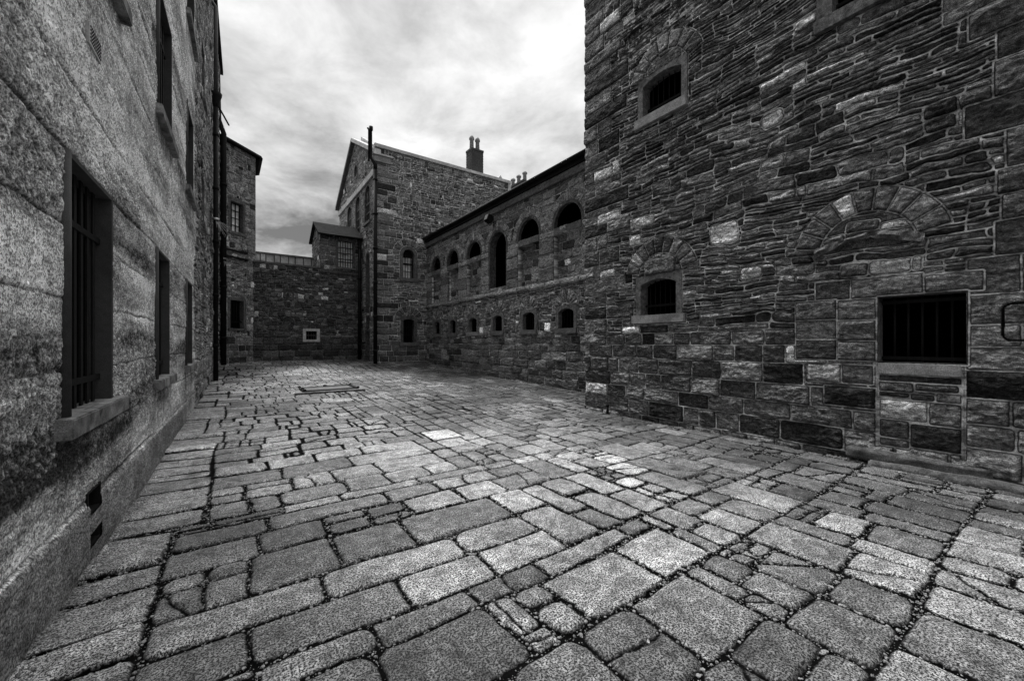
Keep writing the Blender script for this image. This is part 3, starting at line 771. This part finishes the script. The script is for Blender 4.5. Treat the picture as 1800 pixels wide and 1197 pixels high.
# distant chimney beyond
DB = thing('distant_brick_building', W(24., 17., .6), 'dark brick building just showing its roof and three chimney pots above the arcade gutter', 'building')
m = MB(); m.wbox(22.5, 30., 16.6, 23., .6, 10.); m.build('wall', M['brick'], DB)
m = MB(); m.prism([W(22.3, 16.4, 10.), W(30.2, 16.4, 10.), W(26.2, 16.4, 12.6)], [W(22.3, 23.2, 10.), W(30.2, 23.2, 10.), W(26.2, 23.2, 12.6)]); m.build('roof', M['slate'], DB)
ch = bricks('chimney', 23.2, 25.3, 17.2, 18.0, 9., 13.3, DB)
for s in (23.5, 24.25, 25.0):
    m = MB(); c = W(s, 17.6, 0); m.tube([(c[0], c[1], 13.3), (c[0], c[1], 13.95), (c[0], c[1], 14.0), (c[0], c[1], 14.08), (c[0], c[1], 14.2)], [.15, .13, .19, .19, .08], 12); m.build('chimney_pot', M['pot'], ch)

# ================================================================== FAR WALL
FW = thing('yard_wall', FF.P(3., .65, 0.), 'dark rubble wall closing the far end of the yard with a small white framed window', 'wall')
lw = Opening(3.07, 3.58, 1.75, 2.19, 0., .14, True, .12)
us = spacing(.78, (5.86, .018)); zs = spacing(.4, (5.48, .018))
rects = ashlar(rg, 0., 7., 0., 2.0, (.24, .34), (.3, .8), dict(lo=.03, hi=.075, vdark=.15, bright=.01))
rects += seg_rubble(rg, 0., 7., 2.0, 8., (.16, .3), (.3, 1.), (1, 3), (.1, .4), .05, dict(lo=.03, hi=.10, bright=.04, btone=(.2, .34)))
ov = [lw.overlay(.3)]
U, Z, tone, d, h = layout(us, zs, rects, ov, (.07, .8, .04, .2), lambda U, Z: .25+.8*np.clip((Z-1.8)/.3, 0, 1), 55, .04, .01, .03, .012, .02, .022, (.03, 3, 6.), .003, .1)
sheet('wall', wallpos(FF), us, zs, tone, d, h, M['farwall'], FW, lw.mask)
w = lw.surround(FF, M['white'], FW, .3, .03); sillbox(FF, 2.92, 3.73, 1.63, 1.75, -.2, .05, M['white'], w, 1, .1, .004)
vbars(FF, lin(3.07, 3.58, 3), 1.75, 2.19, -.1, .015, M['ironrail'], w, [1.97], 3.07, 3.58)
m = MB(); m.box(FF, 3.0, 3.7, 1.7, 2.25, -.32, -.3); m.build('pane', M['dark'], w)
m = MB(); m.box(FF, .76, 3.72, 5.46, 5.56, -.55, .05); m.rough(.2, .02, .02, 4, 6); m.build('coping', M['silldark'], FW)
m = MB(); m.box(FF, .78, 5.9, .4, 5.46, -.55, -.35); m.build('back_face', M['dressdark'], FW)

SH = thing('stone_shed', FF.P(4.8, 5.5, -1.2), 'small slate roofed stone closet with a barred window perched on the far wall', 'shed')
sw = Opening(4.62, 5.38, 5.66, 7.08, 0., .10, True, .08)
us = spacing(3.74, (5.86, .018)); zs = spacing(5.46, (7.36, .018))
rects = ashlar(rg, 3., 7., 5., 8., (.2, .3), (.25, .5), dict(lo=.04, hi=.11, bright=.03, btone=(.2, .3)))
U, Z, tone, d, h = layout(us, zs, rects, [sw.overlay(.08)], (.03, .8, .03, .2), None, 66, .03, .01, .025, .012, .02, .015, (.02, 3, 6.), .003, .06)
sheet('wall', wallpos(FF), us, zs, tone, d, h, M['arcade'], SH, sw.mask)
w = sw.surround(FF, M['dressdark'], SH, .22, .02)
m = MB(); m.box(FF, 4.55, 5.45, 5.6, 7.15, -.2, -.18); m.build('pane', M['skypane'], w)
vbars(FF, lin(4.62, 5.38, 5), 5.66, 7.08, -.05, .02, M['iron'], w, [6.72, 6.42, 6.10, 5.95], 4.62, 5.38)
sillbox(FF, 4.52, 5.50, 5.54, 5.66, -.1, .09, M['dress'], w, 2, .1)
us = spacing(22.9, (25.42, .03)); zs = spacing(5.3, (8.1, .03))
rects = ashlar(rg, 22., 27., 5., 9., (.15, .25), (.2, .4), dict(lo=.04, hi=.10))
U, Z, tone, d, h = layout(us, zs, rects, [], (.03, .8, .03, .2), None, 67, .03, .01, .02, .012, .02, .01, (.02, 3, 6.), .003, .05)
fs = Frame((3.74*PX, 3.74*PY), (WX, WY), (-PX, -PY))
sheet('side_wall', wallpos(fs), us, zs, tone, d, h, M['arcade'], SH, lambda u, z: z > 8.1-np.abs(u-24.15)*.62)
m = MB()
for a, b in ((22.68, 7.28), (25.62, 7.28)):
    k = 8.15
    m.hexa([W(a, 3.58, b), W(24.15, 3.58, k), W(24.15, 5.86, k), W(a, 5.86, b), W(a, 3.58, b+.07), W(24.15, 3.58, k+.08), W(24.15, 5.86, k+.08), W(a, 5.86, b+.07)])
m.build('roof', M['slate'], SH)
m = MB(); m.tube([W(22.64, 3.58, 7.27), W(22.64, 5.8, 7.27)], .055, 10); m.build('gutter', M['iron'], SH)
m = MB(); m.wbox(25.3, 25.4, 3.76, 5.84, 5., 7.25); m.build('back_wall', M['dressdark'], SH)
m = MB(); m.wbox(22.8, 25.3, 3.76, 5.84, 5.3, 5.4); m.build('floor', M['dressdark'], SH)
c0 = W(22.72, 5.68, 0)
drainpipe(SH, [(c0[0], c0[1], .6), (c0[0], c0[1], 7.25)], .085, M['iron'], [1.5, 3.3, 5.1, 6.8])

BK = thing('slab_clad_wall', W(25., 2.2, .6), 'pale grey slab clad wall showing above the far rubble wall', 'wall')
fb = Fback(25.)
m = MB(); m.box(fb, .3, 5., .6, 6.28, -.3, 0.); m.build('wall', M['silldark'], BK)
m = MB()
x = .3; r_ = random.Random(4)
while x < 4.9:
    w_ = r_.uniform(.22, .42); z0_ = 4.8
    for q in (5.35, 5.9, 6.3): m.box(fb, x+.025, x+w_-.025, z0_+.03, q, 0.002, .03+r_.uniform(0, .06)); z0_ = q
    x += w_
m.build('slabs', M['cladding'], BK)
m = MB(); m.box(fb, .3, 5., 6.30, 6.40, -.35, .10); m.build('coping', M['silldark'], BK)

# ================================================================== CORNER BLOCK (far left)
CB = thing('corner_stone_block', FB.P(.8, .7, 0.), 'narrow stone corner block with a sash window over a barred window at the far left', 'building')
bu = Opening(.28, .93, 6.67, 8.05, 0., .10, True, .16)
bl = Opening(.27, .95, 2.25, 3.54, 0., .13, True, .12)
us = spacing(-.15, (1.6, .016)); zs = spacing(.5, (10.6, .018))
rects = ashlar(rg, -1., 3., 0., 1.9, (.26, .34), (.3, .6), dict(lo=.06, hi=.13, vdark=.2, bright=.02))
rects += seg_rubble(rg, -1., 3., 1.9, 12., (.16, .3), (.3, .8), (1, 3), (.1, .35), .05, dict(lo=.08, hi=.2, bright=.03))
ov = quoins(rg, 1.6, -1, 1.9, 10.6, .3, (.4, .55), (.25, .35), dict(lo=.09, hi=.17))
ov += [voussoirs(.6, 8.05, .5, .85, 7, [.14, .1, .2, .12, .22, .1, .13], 25, 155), bu.overlay(), bl.overlay()]
U, Z, tone, d, h = layout(us, zs, rects, ov, (.05, .8, .035, .2), None, 77, .03, .01, .025, .012, .02, .018, (.02, 3, 6.), .003, .08)
sheet('wall', wallpos(FB), us, zs, tone, d, h, M['arcade'], CB, mk([bu, bl]), flip=True)
w = bu.surround(FB, M['dress'], CB, .25, .02)
m = MB(); m.box(FB, .2, 1.0, 6.6, 8.1, -.24, -.22); m.build('pane', M['skypane'], w)
m = MB()
for u in (.30, .50, .70, .90): m.box(FB, u-.016, u+.016, 6.67, 8.05, -.22, -.18)
for z in (6.70, 7.02, 7.36, 7.70, 8.02): m.box(FB, .28, .93, z-.016, z+.016, -.22, -.185)
m.build('sash', M['timber'], w)
sillbox(FB, .18, 1.06, 6.55, 6.67, -.1, .08, M['silldark'], w, 1, .1)
w = bl.surround(FB, M['dress'], CB, .25, .02)
m = MB(); m.box(FB, .2, 1.0, 2.2, 3.6, -.24, -.22); m.build('pane', M['dark'], w)
vbars(FB, lin(.27, .95, 4), 2.25, 3.54, -.1, .016, M['iron'], w, [2.55], .27, .95)
sillbox(FB, .16, 1.06, 2.14, 2.25, -.1, .08, M['dress'], w, 1, .1)
m = MB(); m.hexa([FB.P(-.3, 10.62, .26), FB.P(1.78, 10.55, .26), FB.P(1.78, 10.55, -1.2), FB.P(-.3, 10.62, -1.2),
                  FB.P(-.3, 10.74, .22), FB.P(1.72, 10.67, .22), FB.P(1.72, 11.0, -1.2), FB.P(-.3, 11.0, -1.2)]); m.build('roof', M['slate'], CB)
m = MB(); m.hexa([FB.P(1.62, 9.75, -.1), FB.P(1.72, 9.75, -.1), FB.P(1.72, 9.75, .1), FB.P(1.62, 9.75, .1),
                  FB.P(1.62, 10.55, -.1), FB.P(1.80, 10.55, -.1), FB.P(1.80, 10.55, .22), FB.P(1.62, 10.55, .22)]); m.build('barge_board', M['timber'], CB)
m = MB(); m.box(FB, -.15, 1.59, .3, 10.55, -4., -.4); m.build('core_wall', M['dressdark'], CB)
m = MB(); m.box(FB, 1.56, 1.6, .3, 10.55, -.4, -.01); m.build('side_wall', M['dressdark'], CB)
bmn = thing('timber_beam', FB.P(.3, 5.7, .2), 'upper of two black horizontal timbers fixed across the far left corner', 'beam', 'black timbers across the corner')
m = MB(); m.box(FB, -.45, 1.06, 5.74, 5.82, .06, .14); m.rough(.2, .006, .006, 5, 1); m.build('timber', M['timber'], bmn)
m = MB(); m.box(FB, .98, 1.06, 5.82, 5.86, -.02, .12); m.build('bracket', M['iron'], bmn)
bm2 = thing('timber_beam', FB.P(.3, 5.45, .2), 'lower of two black horizontal timbers fixed across the far left corner', 'beam', 'black timbers across the corner')
m = MB(); m.box(FB, -.45, 1.06, 5.44, 5.52, .06, .14); m.rough(.2, .006, .006, 5, 2); m.build('timber', M['timber'], bm2)
m = MB(); m.box(FB, .98, 1.06, 5.40, 5.44, -.02, .12); m.build('bracket', M['iron'], bm2)

# ================================================================== LEFT BUILDING
LB = thing('roughcast_building', FL.P(8., 0., 0.), 'tall roughcast rendered building with deep barred windows filling the left side', 'building')
LO = {}
LO['W1'] = Opening(3.05, 4.02, 1.13, 2.79, 0., .045, True, .03)
LO['W2'] = Opening(6.12, 7.09, 1.13, 2.79, 0., .045, True, .03)
LO['W3'] = Opening(9.2, 10.17, 1.16, 2.79, 0., .045, True, .03)
LO['W4'] = Opening(12.45, 13.1, 2.65, 3.42, 0., .06, True, .1)
LO['W5'] = Opening(15.4, 16.0, 2.65, 3.42, 0., .06, True, .1)
for i, u in enumerate((3.05, 6.22, 9.3)): LO['u%d' % i] = Opening(u, u+1.1, 4.62, 6.27, 0., .045, True, .03)
LO['u3'] = Opening(12.4, 13.2, 4.7, 6.0, 0., .06, True, .05)
LO['u4'] = Opening(15.4, 16.1, 4.7, 6.0, 0., .06, True, .05)
LO['t2'] = Opening(9.4, 10.6, 8.05, 9.8, 0., .045, True, .03)
LO['t3'] = Opening(12.5, 13.3, 8.05, 9.5, 0., .06, True, .05)
us = spacing(1.6, (4.6, .0085), (7.5, .012), (11., .017), (21.4, .034)); zs = spacing(-.1, (3.2, .0095), (6.8, .018), (13.6, .04))
rects = ashlar(rg, 0., 22.5, -.4, 1.2, (.2, .3), (.3, .6), dict(lo=.10, hi=.22, bright=.03, btone=(.3, .4)))
rects += seg_rubble(rg, 0., 22.5, 1.2, 15., (.18, .32), (.4, 1.2), (1, 3), (.14, .5), .05, dict(lo=.10, hi=.26, bright=.04, btone=(.35, .45)))
U, Z, tone, d, h = layout(us, zs, rects, [o.overlay(.2) for k, o in LO.items() if k in ('W4', 'W5', 'u3', 'u4', 't3')], (.06, .9, .03, .2), None, 88, .03, .01, .03, .012, .02, .02, (.025, 3, 6.), .003, .08)
rend = U < (10.7+.6*fbm(Z*.7, Z*0+3.3, 9, 3)+.04*Z)                                  # rendered part
# horizontal lifts with wandering joints, rough and smoother patches
zj = Z+.03*fbm(U*.45, Z*.8, 101, 3)+.012*fbm(U*5, Z*5, 108, 2)
lift = zj/.47; li = np.floor(lift); fj = np.abs(lift-np.round(lift))*.47
lr = np.random.RandomState(5).rand(64)
lt = lr[(li.astype(int)+7*np.floor(U/2.7+.35*li).astype(int)) % 64]
patch = np.clip(.5+1.8*fbm(U*.34, Z*2.0, 103, 5)+(lt-.5)*1.5, 0, 1)
grit = fbm(U*38, Z*38, 105, 3, .65); grit2 = fbm(U*14, Z*18, 106, 3, .6)
hr = .004+(lt-.5)*.010+grit*(.003+.010*patch)+grit2*.009*patch+.012*fbm(U*1.2, Z*2.5, 104, 3)
edge = np.exp(-(fj/.010)**2)*np.clip(.75+1.6*fbm(U*1.1, li*3.1, 107, 3), 0, 1)
hr = hr-.016*edge
board = np.abs((zj/.157) % 1-.5)*2
hr = hr+.003*np.clip((board-.9)*10, 0, 1)*(1-patch)
tr = .42-.27*patch+.26*(lt-.5)+grit*.26*patch+.07*grit2+.16*fbm(U*.5, Z*2.6, 131, 5)+.20*fbm(U*.9, Z*6., 141, 4)
tr = tr*(1-.9*edge)+.10*np.exp(-((fj-.035)/.016)**2)*(1-patch)
# pale lime runs along some lifts, drips below the sills
run = np.clip(fbm(U*.35, zj*2.2, 111, 3)*2.2-.25, 0, 1); tr = tr+run*.18
for k in ('W1', 'W2', 'W3', 'u0', 'u1', 'u2', 't2'):
    o = LO[k]; zd = o.z0-.12-Z
    dm = np.clip(1-zd/.85, 0, 1)*(zd > 0)*np.clip((U-o.u0+.3)/.15, 0, 1)*np.clip((o.u1+.3-U)/.15, 0, 1)
    tr = tr*(1-.6*dm*np.clip(.65+1.2*fbm(U*9, Z*1.2, 115, 3), 0, 1))
# smooth plinth
pz = .44+.02*fbm(U*1.5, Z*0, 120, 2)
pl = (Z < pz) & (U < 9.1)
plf = np.clip((pz+.02-Z)/.05, 0, 1)*np.clip((9.12-U)/.05, 0, 1); hr = hr*(1-plf)+plf*(.020+.010*fbm(U*2, Z*3, 121, 3)+grit*.0015); tr = np.where(pl, .13+.09*fbm(U*1.5, Z*3, 122, 4), tr)
hole = ((U > 3.42) & (U < 3.70) & (((Z > .36) & (Z < .515)) | ((Z > .12) & (Z < .22))))

h = np.where(rend | pl, hr, h); tone = np.where(rend | pl, np.clip(tr, .03, .5), tone); d = np.where(rend | pl, .08+0*d, d)
sheet('wall', wallpos(FL), us, zs, tone, d, h, M['leftwall'], LB, lambda u, z: mk(list(LO.values()))(u, z) | ((u > 3.42) & (u < 3.70) & (((z > .36) & (z < .515)) | ((z > .12) & (z < .22)))), flip=True)
for z0_, z1_ in ((.35, .525), (.11, .23)):
    m = MB(); m.box(FL, 3.40, 3.72, z0_, z1_, -.16, -.15); m.box(FL, 3.40, 3.425, z0_, z1_, -.15, .012); m.box(FL, 3.695, 3.72, z0_, z1_, -.15, .012)
    m.box(FL, 3.425, 3.695, z0_, z0_+.012, -.15, .012); m.box(FL, 3.425, 3.695, z1_-.012, z1_, -.15, .012); m.build('vent_hole', M['timber'], LB)
for k, o in LO.items():
    near = k in ('W1', 'W2', 'W3', 'u0', 'u1', 'u2', 't2')
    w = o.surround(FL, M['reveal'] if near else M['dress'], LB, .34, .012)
    if near:
        sillbox(FL, o.u0-.20, o.u1+.22, o.z0-.125, o.z0+.002, -.15, .08, M['sillconc'], w, len(k), .05, .006)
        dep = -.07
        m = MB(); m.tube([FL.P(o.u0-.055, o.z0-.02, .0), FL.P(o.u0-.055, o.z1+.02, .0)], .034, 16); m.build('plaster_bead', M['reveal'], w)
        vbars(FL, lin(o.u0, o.u1, 6), o.z0, o.z1, dep, .01, M['iron'], w, [o.z0+.19, o.z1-.36], o.u0, o.u1, flat=.05)
        m = MB(); m.box(FL, o.u0-.01, o.u1+.01, o.z0-.02, o.z1+.02, -.15, -.13); m.build('void_sheet', M['dark'], w)  # added black sheet, room darkness put into its colour
    else:
        sillbox(FL, o.u0-.12, o.u1+.12, o.z0-.12, o.z0, -.1, .09, M['sillconc'], w, 5, .08)
        m = MB(); m.box(FL, o.u0-.05, o.u1+.05, o.z0-.05, o.z1+.05, -.25, -.22); m.build('void_sheet', M['dark'], w)  # same black sheet for the darkness inside
m = MB(); m.box(FL, -2., 21.5, 13.6, 13.75, -6., .14); m.build('roof', M['slate'], LB)
m = MB(); m.box(FL, -2., 16.6, 13.45, 13.6, .0, .12); m.build('eaves_course', M['silldark'], LB)
m = MB(); m.box(FL, -2., 21.2, -.3, 13.5, -6., -.6); m.build('core_wall', M['dark'], LB)
m = MB(); m.box(FL, -2., 1.62, -.3, 13.5, -.6, .005); m.build('front_wall', M['concrete'], LB)
# perforated vent plate
vp = MB(); vp.box(FL, 3.40, 3.68, 3.735, 3.885, .0, .022); vo = vp.build('vent_grille', M['steel'], LB)
m = MB()
for i in range(9):
    for j in range(5):
        u = 3.425+i*.029; z = 3.76+j*.026
        m.hexa([FL.P(u-.011, z, .022), FL.P(u, z-.010, .022), FL.P(u+.011, z, .022), FL.P(u, z+.010, .022)]+[FL.P(u+a, z+b, .026) for a, b in ((-.008, 0), (0, -.007), (.008, 0), (0, .007))])
m.build('slots', M['iron'], vo)
# drainpipes
def Lp(Zd, px): return ((px-900)/700*Zd, Zd)
x, y = FL.P(16.1, 0, .13)[:2]
p1 = drainpipe(LB, [(x, y, .25), (x, y, 9.6)], .072, M['iron'], [1.5, 3.2, 5.0, 6.8, 8.6])
m = MB(); m.tube([(x, y, 9.5), (x, y, 9.65), (x, y, 9.9), (x, y, 10.0)], [.07, .09, .17, .18], 12); m.build('hopper', M['iron'], p1)
m = MB(); m.tube([(x, y, 10.), (x, y, 12.9), (x-.25, y-.2, 13.3)], .06, 12); m.build('upper_pipe', M['ironrail'], p1)
def spikes(parent, x, y, z, n, L, seed):
    r = random.Random(seed); m = MB()
    for i in range(n):
        a = (i/(n-1)-.5)*1.9
        dx = .60+.25*a; dz = -.80+.35*abs(a)+r.uniform(-.05, .05); dy = .35*a-.1
        m.tube([(x, y, z), (x+dx*L, y+dy*L, z+dz*L)], [.006, .003], 6)
    m.tube([(x, y, z-.04), (x, y, z+.04)], .10, 12)
    m.build('climb_spikes', M['steel'], parent)
spikes(p1, x, y, 5.75, 8, .95, 2)
x2, y2 = FL.P(20.55, 0, .19)[:2]
p2 = drainpipe(LB, [(x2, y2, .5), (x2, y2, 10.6), (x2-.22, y2, 11.2), (x2-.30, y2, 14.2)], .10, M['iron'], [1.8, 4.0, 6.2, 8.4])
spikes(p2, x2, y2, 5.2, 7, .8, 3)
m = MB(); m.tube([FL.P(16.4, 9.9, .1), FL.P(17.6, 9.7, .45)], .03, 8); m.build('overflow_pipe', M['iron'], p2)

# ================================================================== PAVING
rp = random.Random(23)
tkp = dict(lo=.10, hi=.27, vdark=.0, bright=.012, btone=(.28, .34))
TS = 2.55
def two_way(s0, s1, rowl, rowr, stl, str_, mh):
    A_ = []; B_ = []; q = s0
    while q < s1-1e-6:
        q2 = q+rp.uniform(.7, 1.6)
        if s1-q2 < .6: q2 = s1
        e = rp.uniform(-.5, -.1); f = TS+rp.uniform(-.55, .55)
        A_ += seg_rubble(rp, -3., e, q, q2, (.3, .5), (2.4, 3.), (1, 1), (2.3, 3.), mh, dict(lo=.17, hi=.27, vdark=0, bright=.05, btone=(.28, .34)))
        A_ += seg_rubble(rp, e, f, q, q2, rowl, (.9, 2.4), (1, 1), stl, mh, tkp)
        B_ += seg_rubble(rp, q, q2, f, 10.5, rowr, (.7, 1.7), (1, 1), str_, mh, tkp); q = q2
    # courses right of the middle turn to run along the yard
    out_ = []
    for a, b, c, d_, t in A_+[(c, d_, a, b, t) for a, b, c, d_, t in B_]:
        if a < -2.3 or rp.random() > .13 or (b-a)*(d_-c) < .05: out_.append((a, b, c, d_, t)); continue
        x = a+(b-a)*rp.uniform(.3, .7); y1 = c+(d_-c)*rp.uniform(.3, .7); y2 = c+(d_-c)*rp.uniform(.3, .7)     # patched with small stones
        out_ += [(a, x, c, y1, t*.9), (a, x, y1, d_, t*1.1), (x, b, c, y2, t*1.05), (x, b, y2, d_, t*.8)]
    return out_
rects = two_way(-2., 6.3, (.32, .50), (.24, .50), (.40, 1.05), (.30, .75), .15)
# rows lie across the yard: u axis = t, second axis = s
def pav(ts, ss, seed, nm, fine, rects, res_corner, parent=None, warp=(.07, 1.7, .024, .26), mwid=.012):
    ov = [dict(k='rect', box=(2.66, 3.22, 6.02, 6.62), tone=.45, r=.02, off=.0)]
    U, S, tone, d, h0 = layout(ts, ss, rects, ov, warp, None, seed, res_corner, .01, .014, mwid, .014, .005, (.006, 4, 4.), 0, .022, .17)
    gapn = .024*fbm(U*1.1, S*1.1, seed+31, 3)+.007*fbm(U*11, S*11, seed+33, 3)-.003
    d = np.maximum(d-np.clip(gapn, -.006, .03), 0)
    h = h0*np.clip((d-mwid*.3)/.016, 0, 1)
    h = np.where(d < mwid*.3, -.006+.008*fbm(U*30, S*30, seed+35, 3), h)
    # worn and lichened patches
    st = fbm(U*.55, S*.55, seed+45, 4); tone = tone*np.clip(1+.85*st, .35, 1.5)
    dome = np.clip(d/.12, 0, 1); h = h+.004*dome
    rshade = np.clip((U-3.2)/3., 0, 1)  # shade of the right block put into the paving tone
    tone = tone*(1-.62*rshade*np.clip(.8+fbm(U*1.2, S*.8, seed+47, 3), 0, 1))
    g = ground(S)
    def pos(A, B, hh):
        return np.stack([B*WX+A*PX, B*WY+A*PY, ground(B)+hh], -1)
    if fine: FINE.update(U=U, S=S, d=d, h=h)
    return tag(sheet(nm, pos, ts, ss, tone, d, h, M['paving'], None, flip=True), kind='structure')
FINE = {}
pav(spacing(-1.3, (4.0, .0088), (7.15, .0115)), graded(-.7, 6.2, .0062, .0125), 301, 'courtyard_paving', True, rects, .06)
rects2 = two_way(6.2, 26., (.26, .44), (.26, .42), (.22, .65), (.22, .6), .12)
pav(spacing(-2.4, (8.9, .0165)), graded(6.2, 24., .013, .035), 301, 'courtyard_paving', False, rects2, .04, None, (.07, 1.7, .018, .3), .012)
# loose grit lying in the joints
rn = np.random.RandomState(3)
cand = np.argwhere((FINE['d'] < .011) & (FINE['S'] < 5.8))
sel = cand[rn.choice(len(cand), 22000)]
ico = bmesh.new(); bmesh.ops.create_icosphere(ico, subdivisions=1, radius=1); ico.verts.ensure_lookup_table()
iv = np.array([v.co[:] for v in ico.verts]); itf = np.array([[v.index for v in f.verts] for f in ico.faces]); ico.free()
rad = .0022+.011*rn.rand(len(sel))**4.
# more of it swept against the foot of both walls
foot = np.argwhere(((FINE['U'] > 6.74) & (FINE['U'] < 6.90) | (np.abs(FINE['U']+.935-.0195*FINE['S']-.06) < .05)) & (FINE['S'] < 6.1))
sel = np.concatenate([sel, foot[rn.choice(len(foot), 7000)]]); rad = np.concatenate([rad, .002+.010*rn.rand(7000)**3.])
cs = FINE['S'][sel[:, 0], sel[:, 1]]+rn.uniform(-.006, .006, len(sel)); ct = FINE['U'][sel[:, 0], sel[:, 1]]+rn.uniform(-.006, .006, len(sel))
cz = ground(cs)+FINE['h'][sel[:, 0], sel[:, 1]]
ctr = np.stack([cs*WX+ct*PX, cs*WY+ct*PY, cz+rad*.3], -1)
sq = rn.uniform(.6, 1.3, (len(sel), 3)); sq[:, 2] *= .7
V = (iv[None]*rad[:, None, None]*sq[:, None, :]*rn.uniform(.8, 1.2, (len(sel), 12, 1))+ctr[:, None, :]).reshape(-1, 3)
Fc = (itf[None]+12*np.arange(len(sel))[:, None, None]).reshape(-1, 3)
tag(npmesh('grit', V, Fc, M['pebble'], smooth=False), 'loose grit and small stones lying in the dark joints of the paving', 'grit', kind='stuff')

# big ground sheet under everything
m = MB(); m.face([(-400, -400, -.20), (400, -400, -.20), (400, 400, -.20), (-400, 400, -.20)]); tag(m.build('ground', M['soil']), kind='structure')

# ================================================================== DRAIN COVER
gz = float(ground(12.7))
DC = thing('drain_cover', W(12.8, 2.35, gz), 'rectangular iron drain cover with a raised dark frame set in the paving', 'drain cover')
s0, s1, t0, t1 = 12.35, 13.35, 1.62, 3.05
m = MB()
for a in ((s0-.04, s0+.04, t0, t1), (s1-.04, s1+.04, t0, t1), (s0+.04, s1-.04, t0-.03, t0+.05), (s0+.04, s1-.04, t1-.05, t1+.03)):
    m.wbox(*a, gz-.03, gz+.075)
m.build('frame', M['iron'], DC)
m = MB(); m.wbox(s0+.12, s1-.08, t0+.09, t1-.09, gz-.03, gz+.06); m.rough(.1, .004, .004, 5, 2); m.build('cover_plate', M['silldark'], DC)
m = MB(); m.wbox(s0+.03, s1-.03, t0+.03, t1-.03, gz+.0, gz+.032); m.build('pit_bottom', M['soil'], DC)
m = MB(); m.wbox(s0-.26, s0-.045, t0-.25, t1+.15, gz-.03, gz+.045); m.rough(.1, .012, .01, 5, 3); m.build('kerb_stone', M['dress'], DC)
m = MB()
for s, t in ((s0, t0), (s0, t1), (s1, t0), (s1, t1), (s1, 2.3), (s0+.4, t0)):
    c = W(s, t, gz); m.tube([(c[0], c[1], gz+.07), (c[0], c[1], gz+.11)], [.05, .03], 8)
m.build('bolts', M['iron'], DC)

# ================================================================== SKY, SUN, CAMERA
ELEV = math.radians(57)
sd = Vector((WX-PX*.10, WY-PY*.10, 0)).normalized()
az = math.atan2(sd.x, sd.y)
wd = bpy.data.worlds.new('World'); scn.world = wd; wd.use_nodes = True
nt = wd.node_tree; nt.nodes.clear()
out = nt.nodes.new('ShaderNodeOutputWorld'); bg = nt.nodes.new('ShaderNodeBackground'); nt.links.new(bg.outputs[0], out.inputs[0])
sky = nt.nodes.new('ShaderNodeTexSky'); sky.sky_type = 'NISHITA'; sky.sun_disc = False
sky.sun_elevation = ELEV; sky.sun_rotation = az
bw = nt.nodes.new('ShaderNodeRGBToBW'); nt.links.new(sky.outputs[0], bw.inputs[0])
tc = nt.nodes.new('ShaderNodeTexCoord').outputs['Generated']
sx = nt.nodes.new('ShaderNodeSeparateXYZ'); nt.links.new(tc, sx.inputs[0])
zc = mth(nt, 'ADD', mth(nt, 'MAXIMUM', sx.outputs[2], 0.), .22)
cx = nt.nodes.new('ShaderNodeCombineXYZ')
nt.links.new(mth(nt, 'ADD', mth(nt, 'DIVIDE', sx.outputs[0], zc), .26), cx.inputs[0]); nt.links.new(mth(nt, 'ADD', mth(nt, 'DIVIDE', sx.outputs[1], zc), .35), cx.inputs[1])
cx.inputs[2].default_value = 8.8
c1 = noise(nt, cx.outputs[0], 1.1, 7, .52, .2); c2 = noise(nt, cx.outputs[0], 3.4, 8, .62, .3)
cl = mth(nt, 'ADD', mth(nt, 'MULTIPLY', c1, .62), mth(nt, 'MULTIPLY', c2, .38))
cloud = mth(nt, 'MULTIPLY', mapr(nt, cl, .36, .605, .65, 5.0), mapr(nt, sx.outputs[2], .66, .95, 1., 2.8))
sk = mth(nt, 'MULTIPLY', bw.outputs[0], 1.)
v = mixf(nt, .92, sk, cloud)
cc = nt.nodes.new('ShaderNodeCombineColor')
for i in range(3): nt.links.new(v, cc.inputs[i])
nt.links.new(cc.outputs[0], bg.inputs[0]); bg.inputs[1].default_value = .10
L = bpy.data.lights.new('sun', 'SUN'); L.energy = 2.2; L.angle = math.radians(14)
lo = bpy.data.objects.new('sun', L); COL.objects.link(lo)
dirv = Vector((sd.x*math.cos(ELEV), sd.y*math.cos(ELEV), math.sin(ELEV)))
lo.rotation_euler = dirv.to_track_quat('Z', 'Y').to_euler()

cam = bpy.data.cameras.new('camera'); co = bpy.data.objects.new('camera', cam); COL.objects.link(co)
co.location = (0, 0, 1.6); co.rotation_euler = (PI/2, 0, 0)
cam.sensor_width = 36; cam.lens = 14.0; cam.shift_y = 3.5/1800; cam.clip_start = .05; cam.clip_end = 2000
scn.camera = co
scn.render.engine = 'CYCLES'
scn.render.resolution_x, scn.render.resolution_y = 1024, 680
scn.view_settings.view_transform = 'Standard'; scn.view_settings.look = 'None'
scn.view_settings.exposure = 1.05; scn.view_settings.gamma = 1.
for o in bpy.data.objects:
    if 'base' in o.keys(): del o['base']
